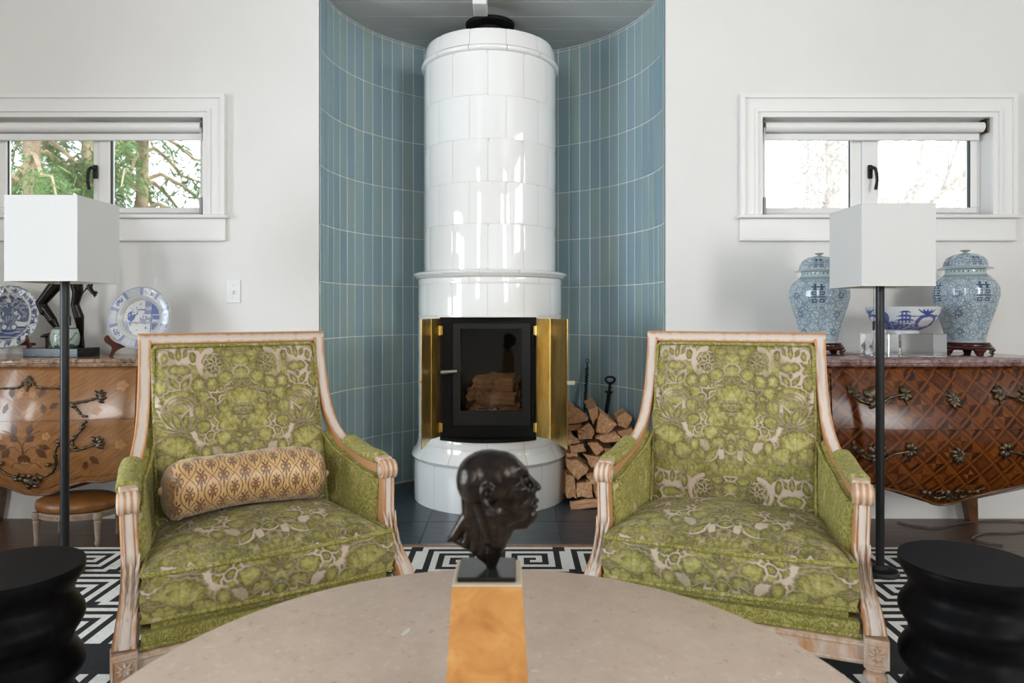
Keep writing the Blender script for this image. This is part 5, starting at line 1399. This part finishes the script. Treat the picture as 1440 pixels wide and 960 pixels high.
gc(fp_(94, 380, 0), .048, fp_(92, 352, 0), .042); gc(fp_(92, 352, 0), .042, fp_(90, 322, -.005), .055); gc(fp_(90, 322, -.005), .05, fp_(91, 308, -.005), .025)
G.append((fp_(92, 294, -.012), (.026, .030, .034)))
gc(fp_(74, 320, 0), .020, fp_(58, 350, -.02), .016); gc(fp_(58, 350, -.02), .015, fp_(60, 378, -.055), .011); G.append((fp_(61, 384, -.058), (.012, .010, .016)))
gc(fp_(106, 318, 0), .020, fp_(128, 350, .0), .017); gc(fp_(128, 350, 0), .016, fp_(132, 394, -.012), .0105); gc(fp_(132, 394, -.012), .0105, fp_(129, 404, -.014), .012)
gc(fp_(128, 403, -.016), .011, fp_(134, 411, -.02), .011)
for k, (dx, dy, yy) in enumerate(((10, 14, -.03), (11, 11, -.022), (11, 8, -.014), (9, 6, -.006))): gc(fp_(134, 410, yy*.9), .0055, fp_(129+dx, 404+dy, yy), .004)
gc(fp_(126, 405, -.02), .005, fp_(121, 413, -.03), .0035)
fm = blob(G, .0035, 5); fm.materials.append(M['bronze2']); link('figure', fm, fg)
# celadon pot standing on the slab
n, m = 70, 160
tt = np.linspace(0, 1, n); rp = .062*(.80+.2*np.sin(np.pi*np.clip(tt*1.0, 0, 1))**.8); zp = tt*.098
th = np.linspace(0, 2*np.pi, m, endpoint=False)
P = np.array([[(rp[j]*math.sin(a), -rp[j]*math.cos(a), zp[j]) for a in th] for j in range(n)])
U = th[None, :]*.06/.1+0*tt[:, None]; V = tt[:, None]+0*U
br = np.abs(V-.55-.22*np.sin(U*9)-.12*(vnoise(U*9, V*2, 3)-.5)) < .022; br |= np.abs(V-.3-.5*((U*2.3) % 1)) < .016; br |= (V < .28*vnoise(U*7, V*0+3, 8)) ; br |= V > .93
pot = empty('celadon_pot', (-2.175, 3.322, TZ1+.0425), label='small celadon porcelain pot with dark branch painting on the black slab', cat='pot')
mb = MB(); mb.grid(P, cv=True, pat=np.where(br, .95, 0)); mb.lathe([(rp[-1], .098), (rp[-1]-.006, .100), (rp[-1]-.009, .094), (rp[-1]-.006, .02), (0, .012)], 48); mb.lathe([(0, 0), (rp[0], 0)], 48)
mb.build('pot_body', M['celadon'], pot, smooth=60)
# ------------------------------------------------------------------ things on the right commode
TZ2 = .842+.032
XI = ["...##.....##...", "...##.....##...", "###############", "...##.....##...", "..####...####..", "...............", ".#####...#####.", ".#...#...#...#.", ".#####...#####.", "...#.#...#.#...", "###############", "...............", ".#####...#####.", ".#...#...#...#.", ".#####...#####."]
def glyph(u, v):
    """double-happiness bitmap on u,v in 0..1 (v up)"""
    i = np.floor(u*15).astype(int); j = np.floor((1-v)*15).astype(int); ok = (i >= 0) & (i < 15) & (j >= 0) & (j < 15)
    A = np.array([[c == '#' for c in r] for r in XI]); return ok & A[np.clip(j, 0, 14), np.clip(i, 0, 14)]
def jar(loc, k, rz, label):
    e = empty('ginger_jar', loc, rz, label=label, cat='jar', group='blue and white lidded jars'); e.scale = (k, k, k)
    H = .345
    pr = [(.0, .078), (.03, .082), (.10, .086), (.30, .104), (.50, .126), (.64, .1375), (.74, .137), (.84, .122), (.90, .099), (.93, .088), (.95, .083), (1.0, .082)]
    n, m = 200, 460; t = np.linspace(0, 1, n); rr = np.interp(t, [p[0] for p in pr], [p[1] for p in pr])
    for _ in range(6): rr[3:-3] = (rr[2:-4]+rr[3:-3]+rr[4:-2])/3
    th = np.linspace(-np.pi, np.pi, m, endpoint=False)
    P = np.array([np.stack([rr[j]*np.sin(th), -rr[j]*np.cos(th), np.full(m, t[j]*H)], -1) for j in range(n)])
    T = t[:, None]+0*th[None, :]; A = th[None, :]+0*t[:, None]
    pat = np.zeros((n, m))
    for c in (-math.pi/2, 0, math.pi/2, math.pi-.001):
        d = (A-c+np.pi) % (2*np.pi)-np.pi; pat = np.maximum(pat, np.where(glyph(d/.48+.5, (T-.56)/.26), .95, 0))
        d2 = (A-c-.785+np.pi) % (2*np.pi)-np.pi
        for zc, q in ((.40, 1), (.66, .8), (.15, 1)):
            a = np.hypot(d2*.11, (T-zc)*H)/(.024*q); pet = (a < 1) & (np.cos(np.arctan2((T-zc)*H, d2*.11)*8)*.25+.7 > a); pat = np.maximum(pat, np.where(pet, .6, 0)*(a > .35))
    band_ = np.where(T > .935, ((A*14/np.pi) % 1 < .3)*(np.abs(T-.968) < .012)*.8, 0); pat = np.maximum(pat, band_)
    pat = np.maximum(pat, np.where(np.abs(T-.905) < .016, .45, 0)); pat = np.maximum(pat, np.where((T < .03) & (T > .022), .5, 0))
    scr = np.where((T > .035) & (T < .885), 1.0, 0)*(1-(pat > .9))
    mb = MB(); mb.grid(P, cv=True, pat=pat, scroll=scr); mb.lathe([(0, 0), (rr[0], 0)], 64); mb.build('jar_body', M['jar'], e, smooth=60, loc=(0, 0, .057))
    # lid
    lp = [(.112, 0), (.113, .004), (.104, .008), (.094, .012), (.092, .020), (.088, .038), (.076, .056), (.052, .070), (.022, .077), (.0, .078)]
    ss = np.linspace(0, 1, 90); kk = np.linspace(0, 1, len(lp)); lr = np.interp(ss, kk, [p[0] for p in lp]); lz = np.interp(ss, kk, [p[1] for p in lp])
    P = np.array([np.stack([lr[j]*np.sin(th), -lr[j]*np.cos(th), np.full(m, lz[j])], -1) for j in range(90)]); Zl = lz[:, None]+0*th[None, :]; A = th[None, :]+0*lz[:, None]
    pat = np.zeros(Zl.shape)
    for c in (-math.pi/2, 0, math.pi/2, math.pi-.001):
        d = (A-c+np.pi) % (2*np.pi)-np.pi; pat = np.maximum(pat, np.where(glyph(d/.55+.5, (Zl-.018)/.044), .95, 0))
    mb = MB(); mb.grid(P, cv=True, pat=np.maximum(pat, (Zl < .011)*.35), scroll=(Zl > .013)*1.0*(pat < .5)); mb.lathe([(.112, 0), (.05, .002), (0, .002)], 64)
    lid = mb.build('lid', M['jar'], e, smooth=50, loc=(0, 0, .057+H))
    MB().lathe([(.0, .076), (.009, .077), (.008, .083), (.018, .087), (.021, .090), (.018, .093), (0, .094)], 24).build('knob', M['celadon'], lid, smooth=50)
    # wooden stand with bracket feet
    sd = empty('jar_stand', loc, rz, label=('dark rosewood stand under the jar half hidden by the lamp shade' if 'half' in label else 'dark rosewood stand under the jar beside the landscape bowl'), cat='stand', group='dark wooden jar stands'); sd.scale = (k, k, k)
    MB().lathe([(0, .040), (.100, .040), (.106, .043), (.105, .048), (.098, .050), (.100, .054), (.098, .0565), (0, .0565)], 48).build('ring', M['rose'], sd, smooth=40)
    MB().lathe([(.0, .022), (.094, .022), (.110, .026), (.114, .034), (.108, .040), (0, .040)], 48).build('apron', M['rose'], sd, smooth=40)
    for q in range(5):
        a = 2*math.pi*q/5+.0
        o = MB(); rad = Vector((math.sin(a), -math.cos(a), 0)); tan = Vector((math.cos(a), math.sin(a), 0))
        o.sweep([rad*.098+Vector((0, 0, .030)), rad*.110+Vector((0, 0, .020)), rad*.104+Vector((0, 0, .008)), rad*.112], [(-.026, -.008), (.026, -.008), (.026, .008), (-.026, .008)], [1.0, .95, .65, .55], side=tan)
        o.build('foot', M['rose'], sd, smooth=50)
    return e
JY = 3.30
jar(((1152-720)/F*JY, JY, TZ2+.003), .985, R_(-26), 'blue and white lidded porcelain jar half hidden behind the floor lamp shade')
jar(((1357.5-720)/F*JY, JY, TZ2+.003), 1.015, R_(-2), 'blue and white lidded porcelain jar standing clear beside the landscape bowl')
# bowl on two clear blocks
BX, BY = (1269.5-720)/F*3.20, 3.20
for nm, x0, x1, y0, y1, lab in (('acrylic_block', -.175, -.058, -.07, .05, 'small clear acrylic block under the rim of the landscape bowl'), ('acrylic_block', -.05, .160, -.075, .075, 'long clear acrylic block under the middle of the landscape bowl')):
    o = empty(nm, (BX, BY, TZ2), label=lab, cat='display block', group='clear display blocks')
    MB().rbox((x0, y0, .0004), (x1, y1, .106), .002, 1).build('block', M['acrylic'], o)
n, m = 110, 420; t = np.linspace(0, 1, n); th = np.linspace(-np.pi, np.pi, m, endpoint=False)
rb = np.interp(t, [0, .10, .12, .3, .5, .75, 1], [.068, .068, .070, .112, .136, .150, .1575]); zb_ = t*.122
for _ in range(5): rb[16:-2] = (rb[15:-3]+rb[16:-2]+rb[17:-1])/3
P = np.array([np.stack([rb[j]*np.sin(th), -rb[j]*np.cos(th), np.full(m, zb_[j])], -1) for j in range(n)])
T = t[:, None]+0*th[None, :]; A = th[None, :]*1.0+0*t[:, None]
pat = np.zeros(T.shape)
pat = np.where((T < .42+.05*np.sin(A*5)) & (T > .13), .9-.4*(vnoise(A*20, T*20, 3) > .62), pat)
for c in (-2.3, -.45, 1.6):
    d = (A-c+np.pi) % (2*np.pi)-np.pi
    for k in range(3):                       # pagoda roofs
        z0 = .50+.15*k; w_ = .34-.08*k
        pat = np.where((np.abs(d) < w_*(1-.7*(T-z0)/.07)) & (T > z0) & (T < z0+.07), .95, pat); pat = np.where((np.abs(d) < w_*.62) & (T > z0-.09) & (T < z0) & (np.sin(d*60) > -.2), .8, pat)
    dd = d-.72; pat = np.where((np.hypot(dd/.30, (T-.45)/.20) < 1), 0, pat); pat = np.where((np.abs(np.hypot(dd/.34, (T-.45)/.24)-1) < .2) & (T > .40), .9, pat)
    pat = np.where((np.abs(T-.66) < .03+.02*np.sin(d*14)) & (np.abs(dd) < .5), .9, pat)
    for a in (-.5, -.25, 0, .25, .5): pat = np.where((np.abs((d-.62)-a*(T-.68)*2.4) < .045*np.sin(np.pi*np.clip((T-.68)/.26, 0, 1))) & (T > .68) & (T < .94), .95, pat)
    pat = np.where(np.hypot((d+.62)/.16, (T-.62)/.22) < 1, .85, pat); pat = np.where(np.hypot((d+.62)/.05, (T-.45)/.2) < .8, .9, pat)
bw = empty('landscape_bowl', (BX, BY, TZ2+.1064), label='porcelain bowl with a blue pagoda landscape raised on clear blocks', cat='bowl')
mb = MB(); mb.grid(P, cv=True, pat=np.clip(pat, 0, 1)); mb.lathe([(.1575, .122), (.1555, .124), (.1535, .121), (.134, .062), (.10, .03), (0, .02)], 64); mb.lathe([(0, .004), (.062, .004), (.064, 0), (.068, 0)], 64)
mb.build('bowl_body', M['canton'], bw, smooth=50)
# cable on the floor under the right commode
cp = [at(px, py, EYE*F/(py-HOR)) for px, py in ((1262, 735), (1290, 741), (1318, 743), (1350, 737), (1395, 733), (1440, 735), (1452, 742), (1430, 750), (1385, 751), (1368, 760), (1410, 768))]
o = MB().tube([(x, y, .005) for x, y, z in spline(cp, 8)], .004, 8).build('power_cable', M['cord'], smooth=60)
tag(o, 'thin dark power cable looping on the floor under the parquetry commode', 'cable')
# ------------------------------------------------------------------ trees outside the windows
def bare_tree(base, H, r, seed, name, label, mat, group, depth=4, spread=.55, nb=3, lean=(0, 0)):
    rg = random.Random(seed); e = empty(name, base, label=label, cat='tree', group=group)
    tr = MB(); br = MB()
    def grow(p, d, L, r, k, mb):
        pts = [p]; rs = [r]
        for i in range(4):
            d = (d+Vector((rg.gauss(0, .10), rg.gauss(0, .10), rg.gauss(.02, .05)))).normalized(); pts.append(pts[-1]+d*L/4); rs.append(r*(1-.11*(i+1)))
        mb.tube(pts, rs, 7 if k > 2 else 4, caps=False)
        if k == 0: return
        for j in range(nb+(k == depth)):
            q = rg.randint(1, 4); dd = (d+Vector((rg.gauss(0, spread), rg.gauss(0, spread), rg.gauss(.1, .3)))).normalized()
            grow(pts[q], dd, L*rg.uniform(.5, .75), rs[q]*.55, k-1, br)
    grow(Vector((0, 0, 0)), Vector((lean[0], lean[1], 1)).normalized(), H*.55, r, depth, tr)
    if r > .25:                                       # ivy-like tangle of twigs around the thick trunk
        for i in range(420):
            z = rg.uniform(2.2, 5.4); a = rg.uniform(0, 6.28); q = Vector((r*1.0*math.cos(a), r*1.0*math.sin(a), z)); pp = [q]
            d = Vector((math.cos(a)*.6, math.sin(a)*.6, rg.gauss(0, .7)))
            for k in range(4): d = d+Vector((rg.gauss(0, .6), rg.gauss(0, .6), rg.gauss(0, .6))); pp.append(pp[-1]+d.normalized()*rg.uniform(.06, .14))
            br.tube(pp, .008, 4)
    tr.build('trunk', mat, e, smooth=60); br.build('branches', mat, e, smooth=60, kind='stuff')
    return e
GZ = -.4
for k, (px, Y, H, r) in enumerate(((1160, 11, 11, .30), (1304, 19, 17, .13), (1330, 15, 15, .10), (1272, 24, 18, .12), (1092, 20, 16, .09))):
    bare_tree(((px-720)/F*Y, Y, GZ), H, r, 20+k, 'bare_tree', ('thick leafless tree wrapped in twigs outside the window above the porcelain jars' if k == 0 else 'thin leafless winter tree outside the window above the porcelain jars'), M['pale_trunk'], 'bare trees outside', 4, .5, 3)
# dense twiggy vine on the thick trunk is part of the first tree
def conifer(px, Y, H, r, seed, mat, label, zlo=1.2):
    rg = random.Random(seed); base = Vector(((px-720)/F*Y, Y, GZ)); e = empty('evergreen_tree', base, label=label, cat='tree', group='evergreens outside')
    tr = MB(); tr.tube([(0, 0, 0), (.05, 0, H*.5), (0, .05, H)], [r, r*.7, r*.2], 12); tr.build('trunk', M['trunk'], e, smooth=60)
    br = MB(); fo = MB(); vs = []; fs_ = []
    for i in range(95):
        z = rg.uniform(zlo, H*.95); a = rg.uniform(0, 2*math.pi); L = 2.0*(1-z/H*.75)*rg.uniform(.6, 1.0)
        d = Vector((math.cos(a), math.sin(a), .15)); pts = []
        for k in range(7):
            t = k/6; pts.append(Vector((0, 0, z))+d*(L*t)+Vector((0, 0, -.55*L*t*t+.1*math.sin(t*9))))
        br.tube(pts, [.028*(1-.85*k/6)+.003 for k in range(7)], 5)
        for k in range(105):
            t = rg.uniform(.25, 1.0); p = pts[0].lerp(pts[-1], t) if False else pts[min(5, int(t*6))].lerp(pts[min(6, int(t*6)+1)], (t*6) % 1)
            q = p+Vector((rg.gauss(0, .10), rg.gauss(0, .10), rg.gauss(-.05, .08)))
            ax = Vector((rg.gauss(0, 1), rg.gauss(0, 1), rg.gauss(-.8, .4))).normalized(); sd = ax.cross(Vector((rg.gauss(0, 1), rg.gauss(0, 1), rg.gauss(0, 1)))).normalized()
            Ls = rg.uniform(.09, .19)
            for s2 in (-.9, -.45, 0, .45, .9):
                dr_ = (ax+sd*s2).normalized(); wv = dr_.cross(sd+ax*.3).normalized()*.0055; bb = q+ax*(Ls*.25*(1-abs(s2)))
                b = len(vs); vs += [tuple(bb-wv), tuple(bb+wv), tuple(bb+dr_*Ls*(1-.3*abs(s2)))]; fs_.append((b, b+1, b+2))
    br.build('branches', M['trunk'], e, smooth=60, kind='stuff'); fo.add(vs, fs_); fo.build('foliage', mat, e, recalc=False, kind='stuff')
conifer(196, 8.2, 9, .12, 5, M['leaf1'], 'evergreen with the visible trunk outside the window above the delft plates')
conifer(40, 7.2, 9, .14, 6, M['leaf1'], 'broad green evergreen outside the window above the delft plates')
conifer(-60, 11.0, 10, .16, 8, M['leaf2'], 'bluish evergreen farther off outside the window above the delft plates')
conifer(120, 11.5, 10, .16, 9, M['leaf2'], 'evergreen standing behind the nearer evergreens outside the window')
